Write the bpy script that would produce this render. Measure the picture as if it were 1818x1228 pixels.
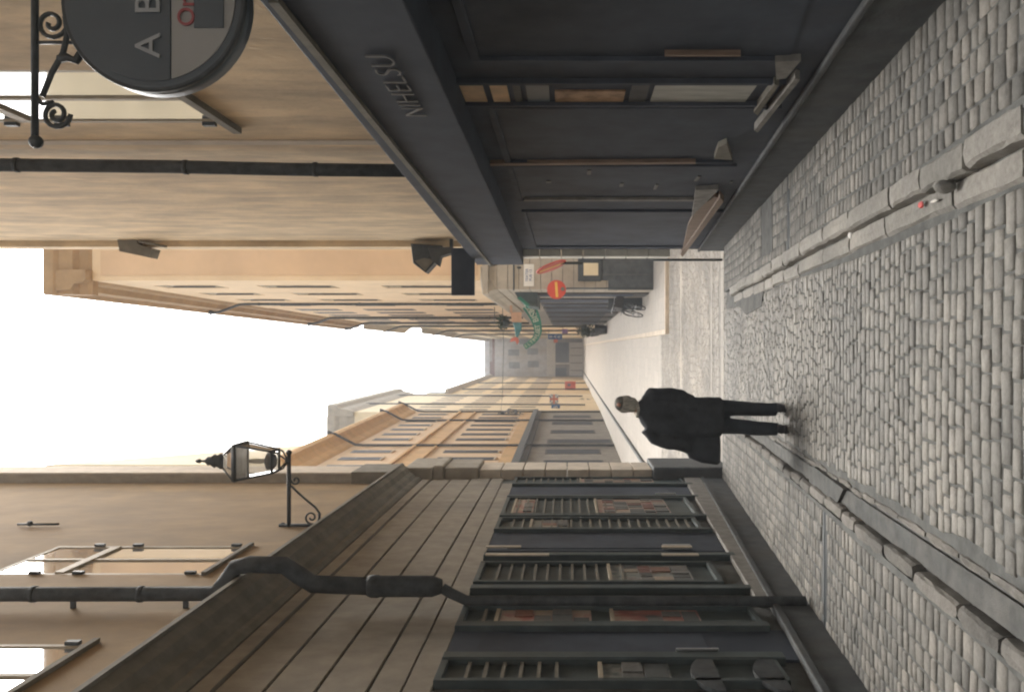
import bpy, math, random
from math import radians as R, sin, cos, pi
from mathutils import Vector, Matrix, Euler
random.seed(7)
for o in list(bpy.data.objects): bpy.data.objects.remove(o)
S = bpy.context.scene; COL = S.collection

# ------------------------------------------------------------------ camera
F = 1500.0; CX, CY = 1007.0, 617.0; HC = 1.55            # focal length in photo pixels, vanishing point, eye height
cam = bpy.data.objects.new('camera', bpy.data.cameras.new('camera')); COL.objects.link(cam)
m = Matrix(((0, 1, 0), (0, 0, -1), (-1, 0, 0)))          # the camera is held on its side: picture left is world up
cam.matrix_world = Matrix.Translation((0, 0, HC)) @ m.to_4x4()
cam.data.sensor_width = 36; cam.data.sensor_fit = 'HORIZONTAL'; cam.data.lens = 36 * F / 1818
cam.data.shift_x = -(CX - 909) / 1818; cam.data.shift_y = (CY - 614) / 1818
cam.data.clip_start = .05; cam.data.clip_end = 2000
S.camera = cam
# ------------------------------------------------------------------ sky, sun, exposure
SUN_EL, SUN_AZ = R(44), R(8)
w = bpy.data.worlds.new('World'); S.world = w; w.use_nodes = True
nt = w.node_tree; bg = nt.nodes['Background']
sk = nt.nodes.new('ShaderNodeTexSky'); sk.sky_type = 'NISHITA'; sk.sun_disc = False
sk.sun_elevation = SUN_EL; sk.sun_rotation = SUN_AZ; sk.dust_density = 6; sk.air_density = 1
hs = nt.nodes.new('ShaderNodeHueSaturation'); hs.inputs['Saturation'].default_value = .12
nt.links.new(sk.outputs[0], hs.inputs['Color']); nt.links.new(hs.outputs[0], bg.inputs[0])
bg.inputs[1].default_value = .15
sl = bpy.data.lights.new('sun', 'SUN'); sl.energy = 1.1; sl.angle = R(28); sl.color = (1, .90, .76)
sun = bpy.data.objects.new('sun', sl); COL.objects.link(sun)
sd = Vector((sin(SUN_AZ) * cos(SUN_EL), cos(SUN_AZ) * cos(SUN_EL), sin(SUN_EL)))
sun.rotation_euler = sd.to_track_quat('Z', 'Y').to_euler()
vs = S.view_settings; vs.view_transform = 'Standard'; vs.look = 'None'; vs.gamma = 1; vs.exposure = 1.6
S.render.engine = 'CYCLES'; S.cycles.filter_width = 2.1; S.cycles.max_bounces = 8; S.cycles.diffuse_bounces = 6

# ------------------------------------------------------------------ materials
MT = {}
def nodes(name):
    mt = bpy.data.materials.new(name); mt.use_nodes = True; MT[name] = mt
    t = mt.node_tree; b = t.nodes['Principled BSDF']
    return mt, t, b, t.nodes.new, t.links.new
def mixcol(t, fac, a, b_, mode='MIX'):
    n = t.nodes.new('ShaderNodeMix'); n.data_type = 'RGBA'; n.blend_type = mode
    for s, v in ((0, fac), (6, a), (7, b_)):
        if isinstance(v, (int, float)): n.inputs[s].default_value = v
        elif isinstance(v, tuple): n.inputs[s].default_value = (*v, 1)
        else: t.links.new(v, n.inputs[s])
    return n.outputs[2]
def noise(t, scale, stretch=(1, 1, 1), detail=5, rough=.6, lo=.35, hi=.65):
    tc = t.nodes.new('ShaderNodeTexCoord'); mp = t.nodes.new('ShaderNodeMapping')
    mp.inputs['Scale'].default_value = stretch
    n = t.nodes.new('ShaderNodeTexNoise'); n.inputs['Scale'].default_value = scale
    n.inputs['Detail'].default_value = detail; n.inputs['Roughness'].default_value = rough
    r = t.nodes.new('ShaderNodeMapRange'); r.inputs[1].default_value = lo; r.inputs[2].default_value = hi
    t.links.new(tc.outputs['Object'], mp.inputs[0]); t.links.new(mp.outputs[0], n.inputs[0]); t.links.new(n.outputs[0], r.inputs[0])
    return r.outputs[0]
def mul(c, k): return tuple(min(1, v * k) for v in c)
def plain(name, col, rough=.7, var=.15, scale=6, bump=.15, metallic=0, stretch=(1, 1, 1), spec=.4, bscale=40, bdist=.01, dirt=None):
    mt, t, b, N, L = nodes(name)
    f = noise(t, scale, stretch)
    c = mixcol(t, f, mul(col, 1 - var), mul(col, 1 + var))
    if dirt:
        f2 = noise(t, dirt[1], dirt[3] if len(dirt) > 3 else (1, 1, .25), 6, .7, .45, .75)
        mm = N('ShaderNodeMath'); mm.operation = 'MULTIPLY'; mm.inputs[1].default_value = dirt[2]; L(f2, mm.inputs[0])
        c = mixcol(t, mm.outputs[0], c, dirt[0])
    L(c, b.inputs['Base Color']); b.inputs['Roughness'].default_value = rough
    b.inputs['Metallic'].default_value = metallic; b.inputs['Specular IOR Level'].default_value = spec
    if bump:
        g = noise(t, bscale, stretch, 6, .65, .2, .8); bp = N('ShaderNodeBump')
        bp.inputs['Strength'].default_value = bump; bp.inputs['Distance'].default_value = bdist
        L(g, bp.inputs['Height']); L(bp.outputs[0], b.inputs['Normal'])
    return mt
def island(name, c1, c2, c3, rough=.75, bump=.5, spec=.4):
    mt, t, b, N, L = nodes(name)
    g = N('ShaderNodeNewGeometry'); cr = N('ShaderNodeValToRGB'); L(g.outputs['Random Per Island'], cr.inputs[0])
    e = cr.color_ramp.elements; e[0].color = (*c1, 1); e[1].color = (*c3, 1); x = e.new(.5); x.color = (*c2, 1)
    f = noise(t, 25, (1, 1, 1), 6, .7, .3, .7); c = mixcol(t, f, (.72, .72, .72), (1.12, 1.12, 1.12))
    c = mixcol(t, 1.0, cr.outputs[0], c, 'MULTIPLY')
    f3 = noise(t, .9, (1, 1, 1), 4, .6, .35, .7); c3_ = mixcol(t, f3, (.68, .69, .70), (1.12, 1.10, 1.08))
    c = mixcol(t, 1.0, c, c3_, 'MULTIPLY')
    L(c, b.inputs['Base Color']); b.inputs['Roughness'].default_value = rough; b.inputs['Specular IOR Level'].default_value = spec
    h = noise(t, 60, (1, 1, 1), 6, .7, .2, .8); bp = N('ShaderNodeBump'); bp.inputs['Strength'].default_value = bump; bp.inputs['Distance'].default_value = .006
    L(h, bp.inputs['Height']); L(bp.outputs[0], b.inputs['Normal'])
    return mt
def glass(name, col=(.06, .065, .07), ior=1.8, rough=.04):
    mt, t, b, N, L = nodes(name)
    b.inputs['Base Color'].default_value = (*col, 1); b.inputs['Roughness'].default_value = rough; b.inputs['IOR'].default_value = ior; b.inputs['Metallic'].default_value = .8
    h = noise(t, 1.3, (1, 1, 1), 2, .5, .2, .8); bp = N('ShaderNodeBump'); bp.inputs['Strength'].default_value = .03; bp.inputs['Distance'].default_value = .02
    L(h, bp.inputs['Height']); L(bp.outputs[0], b.inputs['Normal'])
    return mt
def brickmat(name, col, mortar, bw, bh, ms=.012, var=.25, rough=.8, rotz=False, bump=.5):
    mt, t, b, N, L = nodes(name)
    tc = N('ShaderNodeTexCoord'); mp = N('ShaderNodeMapping'); L(tc.outputs['Object'], mp.inputs[0])
    if rotz: mp.inputs['Rotation'].default_value = (0, 0, R(90))
    br = N('ShaderNodeTexBrick'); L(mp.outputs[0], br.inputs[0])
    br.inputs['Scale'].default_value = 1; br.inputs['Brick Width'].default_value = bw; br.inputs['Row Height'].default_value = bh
    br.inputs['Mortar Size'].default_value = ms; br.inputs['Mortar Smooth'].default_value = .3
    br.inputs['Color1'].default_value = (*mul(col, 1 - var), 1); br.inputs['Color2'].default_value = (*mul(col, 1 + var), 1); br.inputs['Mortar'].default_value = (*mortar, 1)
    f = noise(t, 3, (1, 1, 1), 6, .7, .3, .7); c = mixcol(t, f, (.85, .85, .86), (1.1, 1.1, 1.09)); c = mixcol(t, 1.0, br.outputs[0], c, 'MULTIPLY')
    L(c, b.inputs['Base Color']); b.inputs['Roughness'].default_value = rough
    bp = N('ShaderNodeBump'); bp.inputs['Strength'].default_value = bump; bp.inputs['Distance'].default_value = .01; bp.invert = True
    L(br.outputs['Fac'], bp.inputs['Height']); L(bp.outputs[0], b.inputs['Normal'])
    return mt
def poster(name, cols, scale=4, stretch=(1, 1, 1)):
    mt, t, b, N, L = nodes(name)
    tc = N('ShaderNodeTexCoord'); n = N('ShaderNodeTexNoise'); n.inputs['Scale'].default_value = scale; n.inputs['Detail'].default_value = 4
    mp = N('ShaderNodeMapping'); mp.inputs['Scale'].default_value = stretch; L(tc.outputs['Object'], mp.inputs[0]); L(mp.outputs[0], n.inputs[0])
    cr = N('ShaderNodeValToRGB'); L(n.outputs[0], cr.inputs[0]); e = cr.color_ramp.elements
    e[0].position = .36; e[0].color = (*cols[0], 1); e[1].position = .66; e[1].color = (*cols[-1], 1)
    for i, c in enumerate(cols[1:-1]):
        x = e.new(.36 + .3 * (i + 1) / (len(cols) - 1)); x.color = (*c, 1)
    L(cr.outputs[0], b.inputs['Base Color']); b.inputs['Roughness'].default_value = .35
    return mt

M = {}
M['brown_plaster'] = plain('brown_plaster', (.34, .245, .14), .9, .12, 1.6, .5, stretch=(1, 1, .8), bscale=70, bdist=.006, dirt=((.21, .165, .115), 1.0, .8, (1, 1.5, .6)))
M['beige_plaster'] = plain('beige_plaster', (.74, .58, .38), .9, .16, 1.6, .5, stretch=(1, 1.5, .8), bscale=16, bdist=.012, dirt=((.40, .31, .21), 1.3, .95, (1, 2.2, .6)))
M['grey_stone'] = plain('grey_stone', (.35, .315, .26), .85, .12, 5, .35, bscale=70, bdist=.005, dirt=((.14, .14, .13), 1.5, .5))
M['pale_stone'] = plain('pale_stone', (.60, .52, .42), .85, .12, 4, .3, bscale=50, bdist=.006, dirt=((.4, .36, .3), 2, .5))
M['moulding'] = plain('moulding', (.215, .20, .165), .85, .15, 5, .3, dirt=((.1, .1, .1), 2, .5))
M['black_paint'] = plain('black_paint', (.082, .096, .122), .7, .15, 3, .12, spec=.2, dirt=((.09, .085, .08), 3, .35))
M['slate_paint'] = plain('slate_paint', (.070, .084, .108), .7, .12, 3, .1, spec=.15)
M['dark_green'] = plain('dark_green', (.066, .088, .092), .55, .2, 4, .15, spec=.4, dirt=((.14, .13, .1), 5, .3))
M['iron'] = plain('iron', (.058, .07, .078), .5, .2, 20, .2, spec=.5, bscale=80, bdist=.002)
M['pipe'] = plain('pipe', (.078, .088, .094), .75, .3, 8, .25, spec=.2, dirt=((.12, .11, .1), 4, .4))
M['wood_trim'] = plain('wood_trim', (.24, .17, .125), .6, .25, 8, .2, stretch=(4, 4, .5))
M['sill_stone'] = plain('sill_stone', (.26, .25, .23), .75, .2, 8, .3, dirt=((.15, .14, .13), 4, .5))
M['plinth'] = plain('plinth', (.088, .098, .104), .75, .2, 5, .35, bdist=.01, dirt=((.16, .145, .12), 2, .35))
M['glass'] = glass('glass', (.80, .80, .78), 1.6)
M['dark_glass'] = plain('dark_glass', (.072, .086, .110), .6, .25, 1.5, .03, spec=.12)
mt, t_, b_, N_, L_ = nodes('lamp_glass'); b_.inputs['Base Color'].default_value = (.9, .9, .88, 1); b_.inputs['Transmission Weight'].default_value = .85; b_.inputs['Roughness'].default_value = .12; b_.inputs['IOR'].default_value = 1.06
M['lamp_glass'] = mt
M['frame_paint'] = plain('frame_paint', (.42, .36, .27), .6, .12, 8, .1)
M['frame_dark'] = plain('frame_dark', (.10, .10, .10), .6, .12, 8, .1)
M['cream_board'] = plain('cream_board', (.80, .56, .34), .6, .15, 6, .1)
M['pale_board'] = plain('pale_board', (.42, .42, .38), .5, .2, 3, .1, stretch=(1, 6, 1))
M['peach_plaster'] = plain('peach_plaster', (.64, .445, .275), .9, .07, .8, .2, dirt=((.6, .42, .29), .7, .35))
M['peach_light'] = plain('peach_light', (.70, .53, .34), .9, .07, .8, .2)
M['cornice_brown'] = plain('cornice_brown', (.36, .235, .12), .8, .12, 2, .25)
M['orange_plaster'] = plain('orange_plaster', (.62, .40, .17), .9, .12, 1, .25, dirt=((.5, .3, .15), .8, .4))
M['cream_plaster'] = plain('cream_plaster', (.78, .66, .45), .9, .08, .6, .2, dirt=((.62, .5, .36), .6, .3))
M['yellow_plaster'] = plain('yellow_plaster', (.72, .55, .30), .9, .08, .6, .2)
M['far_stone'] = plain('far_stone', (.31, .29, .255), .85, .14, 2, .3, dirt=((.2, .19, .17), 1, .45))
M['base_stone'] = plain('base_stone', (.42, .37, .30), .85, .12, 2, .3, dirt=((.27, .25, .22), 1.2, .45))
M['roof_metal'] = plain('roof_metal', (.13, .15, .14), .6, .2, 2, .1)
M['window_blue'] = plain('window_blue', (.28, .31, .33), .6, .2, 1, 0)
M['brick_red'] = plain('brick_red', (.30, .19, .175), .8, .2, 3, .2)
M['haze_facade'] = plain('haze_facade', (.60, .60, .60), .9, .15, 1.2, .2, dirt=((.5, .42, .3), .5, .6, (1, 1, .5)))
M['white_paint'] = plain('white_paint', (.74, .72, .66), .5, .06, 3, .05)
M['sign_red'] = plain('sign_red', (.60, .085, .06), .4, .05, 3, .02)
M['sign_yellow'] = plain('sign_yellow', (.74, .46, .10), .4, .05, 3, .02)
M['sign_blue'] = plain('sign_blue', (.05, .16, .40), .5, .1, 3, .02)
M['sign_text_blue'] = plain('sign_text_blue', (.10, .16, .33), .6, .1, 3, 0)
M['banner_green'] = plain('banner_green', (.05, .22, .16), .6, .15, 3, .1)
M['banner_letters'] = plain('banner_letters', (.55, .56, .44), .6, .05, 3, 0)
M['teal'] = plain('teal', (.08, .22, .23), .5, .25, 4, .1)
M['coral'] = plain('coral', (.62, .20, .15), .6, .12, 3, .05)
M['peach_board'] = plain('peach_board', (.60, .36, .23), .6, .12, 5, .05)
M['purple'] = plain('purple', (.32, .2, .42), .6, .12, 3, .05)
M['letterbox_red'] = plain('letterbox_red', (.62, .10, .05), .5, .12, 3, .05)
M['leaf_dark'] = island('leaf_dark', (.03, .05, .03), (.05, .08, .045), (.08, .10, .05), .7, .1)
M['sign_dark'] = plain('sign_dark', (.10, .125, .15), .4, .1, 2, .03, spec=.5)
M['sign_pale'] = plain('sign_pale', (.36, .37, .37), .45, .08, 2, .03)
M['sign_letter'] = plain('sign_letter', (.36, .39, .42), .5, .05, 2, 0)
M['sign_letter_red'] = plain('sign_letter_red', (.36, .11, .12), .5, .05, 2, 0)
M['gold_letter'] = plain('gold_letter', (.155, .16, .165), .45, .3, 9, 0)
M['sett'] = island('sett', (.24, .234, .215), (.305, .295, .268), (.375, .36, .325), .6, .6)
M['sett_pale'] = island('sett_pale', (.36, .338, .30), (.41, .385, .345), (.46, .43, .385), .8, .4)
M['sett_side'] = island('sett_side', (.19, .188, .175), (.26, .252, .23), (.36, .34, .305), .72, .6)
M['kerb_stone'] = island('kerb_stone', (.32, .31, .28), (.38, .365, .33), (.45, .43, .39), .75, .9)
M['joint'] = plain('joint', (.14, .145, .14), .95, .25, 6, .5)
M['joint_pale'] = plain('joint_pale', (.27, .255, .23), .95, .2, 6, .4)
M['asphalt'] = plain('asphalt', (.115, .12, .117), .9, .2, 9, .6, bscale=120, bdist=.006, dirt=((.25, .24, .22), 3, .5, (1, 1, 1)))
M['slab'] = brickmat('slab', (.42, .385, .34), (.37, .345, .31), .7, 1.1, .015, .04)
M['ground'] = plain('ground', (.40, .37, .32), .95, .1, .3, .2)
M['coat'] = plain('coat', (.058, .065, .074), .9, .2, 6, .3, bscale=14, bdist=.012)
M['trouser'] = plain('trouser', (.055, .064, .075), .9, .2, 6, .3)
M['shoe'] = plain('shoe', (.065, .068, .075), .6, .2, 6, .1)
M['sock'] = plain('sock', (.55, .52, .45), .9, .1, 6, .1)
M['skin'] = plain('skin', (.52, .26, .18), .55, .12, 12, .1)
M['hair_grey'] = plain('hair_grey', (.56, .53, .46), .9, .4, 22, .8, stretch=(3, 3, .6), bscale=60, bdist=.01)
M['hair_dark'] = plain('hair_dark', (.20, .195, .175), .9, .4, 22, .8, bscale=60, bdist=.01)
M['bag'] = plain('bag', (.054, .061, .070), .7, .2, 6, .2)
M['rubber'] = plain('rubber', (.06, .065, .07), .8, .2, 10, .1)
M['chrome'] = plain('chrome', (.55, .56, .58), .3, .1, 10, 0, metallic=.9)
M['litter_white'] = plain('litter_white', (.75, .73, .68), .7, .1, 10, .1)
M['litter_red'] = plain('litter_red', (.6, .06, .05), .6, .1, 10, .1)
PO = [poster('poster_a', ((.05, .07, .07), (.36, .13, .10), (.50, .44, .35)), 5, (1, 1, .6)),
      poster('poster_b', ((.40, .25, .19), (.46, .37, .30), (.36, .10, .08)), 4),
      poster('poster_c', ((.06, .08, .08), (.24, .25, .22), (.14, .09, .07)), 7)]

mt = M['cards'] = island('cards', (.26, .12, .10), (.11, .12, .12), (.36, .30, .24), .45, .05)
for n_ in mt.node_tree.nodes:
    if n_.type == 'VALTORGB':
        n_.color_ramp.interpolation = 'CONSTANT'
        for p_, c_ in ((.2, (.42, .34, .26)), (.35, (.10, .11, .11)), (.62, (.30, .16, .12)), (.78, (.20, .20, .19))): e_ = n_.color_ramp.elements.new(p_); e_.color = (*c_, 1)
# ------------------------------------------------------------------ mesh helpers
class MB:
    def __init__(s): s.v = []; s.f = []; s.sm = set()
    def quad(s, *p):
        n = len(s.v); s.v += [tuple(q) for q in p]; s.f.append(tuple(range(n, n + len(p))))
    def hexa(s, a, b, c, d, e, f, g, h):          # bottom loop a b c d, top loop e f g h
        n = len(s.v); s.v += [tuple(q) for q in (a, b, c, d, e, f, g, h)]
        for q in ((0, 3, 2, 1), (4, 5, 6, 7), (0, 1, 5, 4), (1, 2, 6, 5), (2, 3, 7, 6), (3, 0, 4, 7)): s.f.append(tuple(n + i for i in q))
        return s
    def box(s, x0, x1, y0, y1, z0, z1):
        return s.hexa((x0, y0, z0), (x1, y0, z0), (x1, y1, z0), (x0, y1, z0), (x0, y0, z1), (x1, y0, z1), (x1, y1, z1), (x0, y1, z1))
    def prism(s, pts, vec):                        # planar loop pts, swept by vec
        n = len(s.v); k = len(pts); v = Vector(vec)
        s.v += [tuple(p) for p in pts] + [tuple(Vector(p) + v) for p in pts]
        s.f.append(tuple(range(n + k - 1, n - 1, -1))); s.f.append(tuple(range(n + k, n + 2 * k)))
        for i in range(k): j = (i + 1) % k; s.f.append((n + i, n + j, n + k + j, n + k + i))
        return s
    def tube(s, pts, r, seg=8, cap=True, flat=None):
        pts = [Vector(p) for p in pts]; n0 = len(s.v); up = None
        for i, p in enumerate(pts):
            t = (pts[min(i + 1, len(pts) - 1)] - pts[max(i - 1, 0)]).normalized()
            if up is None: up = Vector((0, 0, 1)) if abs(t.z) < .9 else Vector((1, 0, 0))
            a = t.cross(up)
            if a.length < 1e-4: a = t.cross(Vector((0, 1, 0)))
            a.normalize(); b = a.cross(t).normalized(); up = b
            rr = r[i] if isinstance(r, (list, tuple)) else r
            for k in range(seg):
                an = 2 * pi * k / seg; s.v.append(tuple(p + a * cos(an) * rr + b * sin(an) * rr * (flat or 1)))
        for i in range(len(pts) - 1):
            for k in range(seg):
                a0 = n0 + i * seg + k; a1 = n0 + i * seg + (k + 1) % seg
                s.f.append((a0, a1, a1 + seg, a0 + seg)); s.sm.add(len(s.f) - 1)
        if cap:
            s.f.append(tuple(n0 + k for k in range(seg - 1, -1, -1))); s.f.append(tuple(n0 + (len(pts) - 1) * seg + k for k in range(seg)))
        return s
    def lathe(s, c, prof, seg=16, axis='Z', ry=1):  # prof: list of (r, h)
        c = Vector(c); n0 = len(s.v)
        for r, h in prof:
            for k in range(seg):
                an = 2 * pi * (k + .5) / seg; u, v_ = cos(an) * r, sin(an) * r * ry
                s.v.append(tuple(c + (Vector((u, v_, h)) if axis == 'Z' else Vector((u, h, v_)))))
        for i in range(len(prof) - 1):
            for k in range(seg):
                a0 = n0 + i * seg + k; a1 = n0 + i * seg + (k + 1) % seg
                s.f.append((a0, a1, a1 + seg, a0 + seg) if axis == 'Z' else (a1, a0, a0 + seg, a1 + seg))
                if seg > 6: s.sm.add(len(s.f) - 1)
        s.f.append(tuple(n0 + k for k in range(seg))[::-1]); s.f.append(tuple(n0 + (len(prof) - 1) * seg + k for k in range(seg)))
        return s
    def ball(s, c, r, seg=12, rings=8):
        if isinstance(r, (int, float)): r = (r, r, r)
        n0 = len(s.v); c = Vector(c)
        for i in range(rings + 1):
            th = pi * i / rings
            for k in range(seg):
                ph = 2 * pi * k / seg; s.v.append((c.x + r[0] * sin(th) * cos(ph), c.y + r[1] * sin(th) * sin(ph), c.z - r[2] * cos(th)))
        for i in range(rings):
            for k in range(seg):
                a0 = n0 + i * seg + k; a1 = n0 + i * seg + (k + 1) % seg
                s.f.append((a0, a1, a1 + seg, a0 + seg)); s.sm.add(len(s.f) - 1)
        return s
    def loft(s, rings):                            # rings: (centre, rx, ry) ellipses in the XY plane
        seg = 16; n0 = len(s.v)
        for (c, rx, ry) in rings:
            for k in range(seg):
                an = 2 * pi * k / seg; s.v.append((c[0] + cos(an) * rx, c[1] + sin(an) * ry, c[2]))
        for i in range(len(rings) - 1):
            for k in range(seg):
                a0 = n0 + i * seg + k; a1 = n0 + i * seg + (k + 1) % seg
                s.f.append((a0, a1, a1 + seg, a0 + seg)); s.sm.add(len(s.f) - 1)
        s.f.append(tuple(n0 + k for k in range(seg))[::-1]); s.f.append(tuple(n0 + (len(rings) - 1) * seg + k for k in range(seg)))
        return s
    def build(s, name, mat, parent=None, bevel=0, fix=True):
        me = bpy.data.meshes.new(name); me.from_pydata(s.v, [], s.f); me.validate()
        if isinstance(mat, str): mat = M[mat]
        me.materials.append(mat)
        if s.sm and len(me.polygons) == len(s.f):
            for i in s.sm: me.polygons[i].use_smooth = True
        if fix:
            import bmesh
            b = bmesh.new(); b.from_mesh(me); bmesh.ops.recalc_face_normals(b, faces=b.faces); b.to_mesh(me); b.free()
        o = bpy.data.objects.new(name, me); COL.objects.link(o)
        if parent: attach(o, parent)
        if bevel:
            md = o.modifiers.new('bevel', 'BEVEL'); md.width = bevel; md.segments = 2; md.limit_method = 'ANGLE'
        return o
def attach(o, p):
    o.parent = p
    if p.type == 'EMPTY': o.matrix_parent_inverse = Matrix.Translation(-p.location)
def thing(name, label, cat, loc=(0, 0, 0), group=None):
    o = bpy.data.objects.new(name, None); COL.objects.link(o); o.location = loc; o.empty_display_size = .2
    o['label'] = label; o['category'] = cat
    if group: o['group'] = group
    return o
def tag(o, label, cat, group=None):
    o['label'] = label; o['category'] = cat
    if group: o['group'] = group
    return o
def structure(o, kind='structure'): o['kind'] = kind; return o

def gz(d):                                         # ground height: the lane falls, then runs level
    if d < 13.2: return -.079 * d
    if d > 17.5: return -1.18
    t = (d - 13.2) / 4.3; a, b = -.079 * 13.2, -1.18
    h = a + (-.079 * 4.3) * (t - 2 * t * t + t ** 3) + (b - a) * (3 * t * t - 2 * t ** 3)
    return h
def P(px, py, d): return Vector(((CY - py) / F * d, d, HC + (CX - px) / F * d))

class Wall:                                        # facade plane X = a + b*d ; side +1 is the right of the lane
    def __init__(s, a, b, side): s.a, s.b, s.side = a, b, side
    def pt(s, d, z, o=0): return Vector((s.a + s.b * d - s.side * o, d, z))
    def px(s, x, y, o=0):                          # measured photo point -> (d, z) on the plane standing o proud
        d = (s.a - s.side * o) / ((CY - y) / F - s.b); return d, HC + (CX - x) / F * d
    def box(s, mb, d0, d1, z0, z1, o0, o1):
        za, zb = z0 if isinstance(z0, tuple) else (z0, z0); zc, zd = z1 if isinstance(z1, tuple) else (z1, z1)
        mb.hexa(s.pt(d0, za, o0), s.pt(d1, zb, o0), s.pt(d1, zb, o1), s.pt(d0, za, o1), s.pt(d0, zc, o0), s.pt(d1, zd, o0), s.pt(d1, zd, o1), s.pt(d0, zc, o1))
        return mb
    def poly(s, mb, pix, o0, o1):                  # polygon measured in the photo, thickness o0..o1
        dz = [s.px(x, y, o1) for x, y in pix]
        mb.prism([s.pt(d, z, o1) for d, z in dz], (s.side * (o1 - o0), 0, 0)); return mb
    def face(s, mb, d0, d1, z0, z1, holes, reveal=.22, thick=.5):
        ds = sorted({d0, d1, *[v for h in holes for v in h[:2]]}); zs = sorted({z0, z1, *[v for h in holes for v in h[2:4]]})
        ds = [d for d in ds if d0 <= d <= d1]; zs = [z for z in zs if z0 <= z <= z1]
        for i in range(len(ds) - 1):
            for j in range(len(zs) - 1):
                dm, zm = (ds[i] + ds[i + 1]) / 2, (zs[j] + zs[j + 1]) / 2
                if any(h[0] < dm < h[1] and h[2] < zm < h[3] for h in holes): continue
                mb.quad(s.pt(ds[i], zs[j]), s.pt(ds[i + 1], zs[j]), s.pt(ds[i + 1], zs[j + 1]), s.pt(ds[i], zs[j + 1]))
        r = -reveal
        for a, b, c, e in [h[:4] for h in holes]:
            for p, q in (((a, c), (b, c)), ((b, c), (b, e)), ((b, e), (a, e)), ((a, e), (a, c))):
                mb.quad(s.pt(*p), s.pt(*q), s.pt(*q, r), s.pt(*p, r))
        t = -thick
        mb.quad(s.pt(d1, z0), s.pt(d1, z1), s.pt(d1, z1, t), s.pt(d1, z0, t)); mb.quad(s.pt(d0, z0), s.pt(d0, z1), s.pt(d0, z1, t), s.pt(d0, z0, t))
        mb.quad(s.pt(d0, z1), s.pt(d1, z1), s.pt(d1, z1, t), s.pt(d0, z1, t)); mb.quad(s.pt(d0, z0, t), s.pt(d1, z0, t), s.pt(d1, z1, t), s.pt(d0, z1, t))
        return mb

def window(W, parent, d0, d1, z0, z1, frame='frame_paint', pane='glass', transom=None, bars=(), depth=.12, sill=None, hinges=False, fw=.05, mull=True, head=None, po=None):
    mb = MB(); o0, o1 = -depth - .05, -depth
    W.box(mb, d0, d0 + fw, z0, z1, o0, o1); W.box(mb, d1 - fw, d1, z0, z1, o0, o1)
    W.box(mb, d0 + fw, d1 - fw, z0, z0 + fw, o0, o1 - .002); W.box(mb, d0 + fw, d1 - fw, z1 - fw, z1, o0, o1 - .002)
    dm = (d0 + d1) / 2
    if mull: W.box(mb, dm - fw * .55, dm + fw * .55, z0 + fw, z1 - fw, o0, o1 + .004)
    if transom: W.box(mb, d0 + fw, d1 - fw, transom - .045, transom + .045, o0, o1 + .012)
    for b in bars: W.box(mb, d0 + fw, d1 - fw, b - .016, b + .016, o0, o1 - .012)
    f = mb.build('window', frame, parent)
    g = MB(); W.box(g, d0 + .01, d1 - .01, z0 + .01, z1 - .01, o0 + .004, o0 + .02 if po is None else po); g.build('pane', pane, f)
    if sill:
        s_ = MB(); W.box(s_, d0 - .06, d1 + .06, z0 - .07, z0 - .003, -.16, .07); s_.build('sill', sill, f)
    if hinges:
        for e in (d0 + .012, d1 - .012):
            for z in hinges: h = MB(); W.box(h, e - .025, e + .025, z - .05, z + .05, o1 + .003, o1 + .03); h.build('hinge', 'iron', f)
    return f
def text(body, size, mat, name='lettering', depth=.006, bold=.0, align='CENTER', sx=1.0):
    c = bpy.data.curves.new('t', 'FONT'); c.body = body; c.size = size; c.extrude = depth; c.align_x = align; c.align_y = 'CENTER'; c.offset = bold
    to = bpy.data.objects.new('t', c); COL.objects.link(to)
    bpy.context.view_layer.update()
    me = bpy.data.meshes.new_from_object(to.evaluated_get(bpy.context.evaluated_depsgraph_get()))
    bpy.data.objects.remove(to); me.name = name
    if sx != 1: me.transform(Matrix.Diagonal((sx, 1, 1, 1)))
    me.materials.clear(); me.materials.append(M[mat]); return me
def place_mesh(me, name, mtx, parent):
    me.transform(mtx); o = bpy.data.objects.new(name, me); COL.objects.link(o)
    if parent: attach(o, parent)
    return o
def basis(xa, ya, loc):                            # text x axis, y axis, location
    x = Vector(xa).normalized(); y = Vector(ya).normalized(); z = x.cross(y)
    mt = Matrix((x, y, z)).transposed().to_4x4(); mt.translation = loc; return mt
def spiral(c, r0, r1, a0, a1, u, v, n=26):
    u = Vector(u); v = Vector(v); c = Vector(c)
    return [c + u * (r0 + (r1 - r0) * i / n) * cos(a0 + (a1 - a0) * i / n) + v * (r0 + (r1 - r0) * i / n) * sin(a0 + (a1 - a0) * i / n) for i in range(n + 1)]

# ------------------------------------------------------------------ ground, lane, square
def strip(name, x0, x1, d0, d1, off, mat, nx=2, step=.4, xf=None):
    mb = MB(); n = max(1, int((d1 - d0) / step)); rows = []
    for i in range(n + 1):
        d = d0 + (d1 - d0) * i / n; row = []
        for j in range(nx):
            x = x0 + (x1 - x0) * j / (nx - 1); row.append(len(mb.v)); mb.v.append((x, d, gz(d) + off))
        rows.append(row)
    for i in range(n):
        for j in range(nx - 1): mb.f.append((rows[i][j], rows[i][j + 1], rows[i + 1][j + 1], rows[i + 1][j]))
    return structure(mb.build(name, mat))
mb = MB(); ys = [-40, 0, 4, 8, 13.2, 14.5, 15.5, 16.5, 17.5, 40, 160, 900]
for i in range(len(ys) - 1):
    a, b = ys[i], ys[i + 1]; za, zb = (gz(a) if a > 0 else 0) - .06, (gz(b) if b > 0 else 0) - .06
    mb.quad((-400, a, za), (400, a, za), (400, b, zb), (-400, b, zb))
structure(mb.build('ground', 'ground'))

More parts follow.
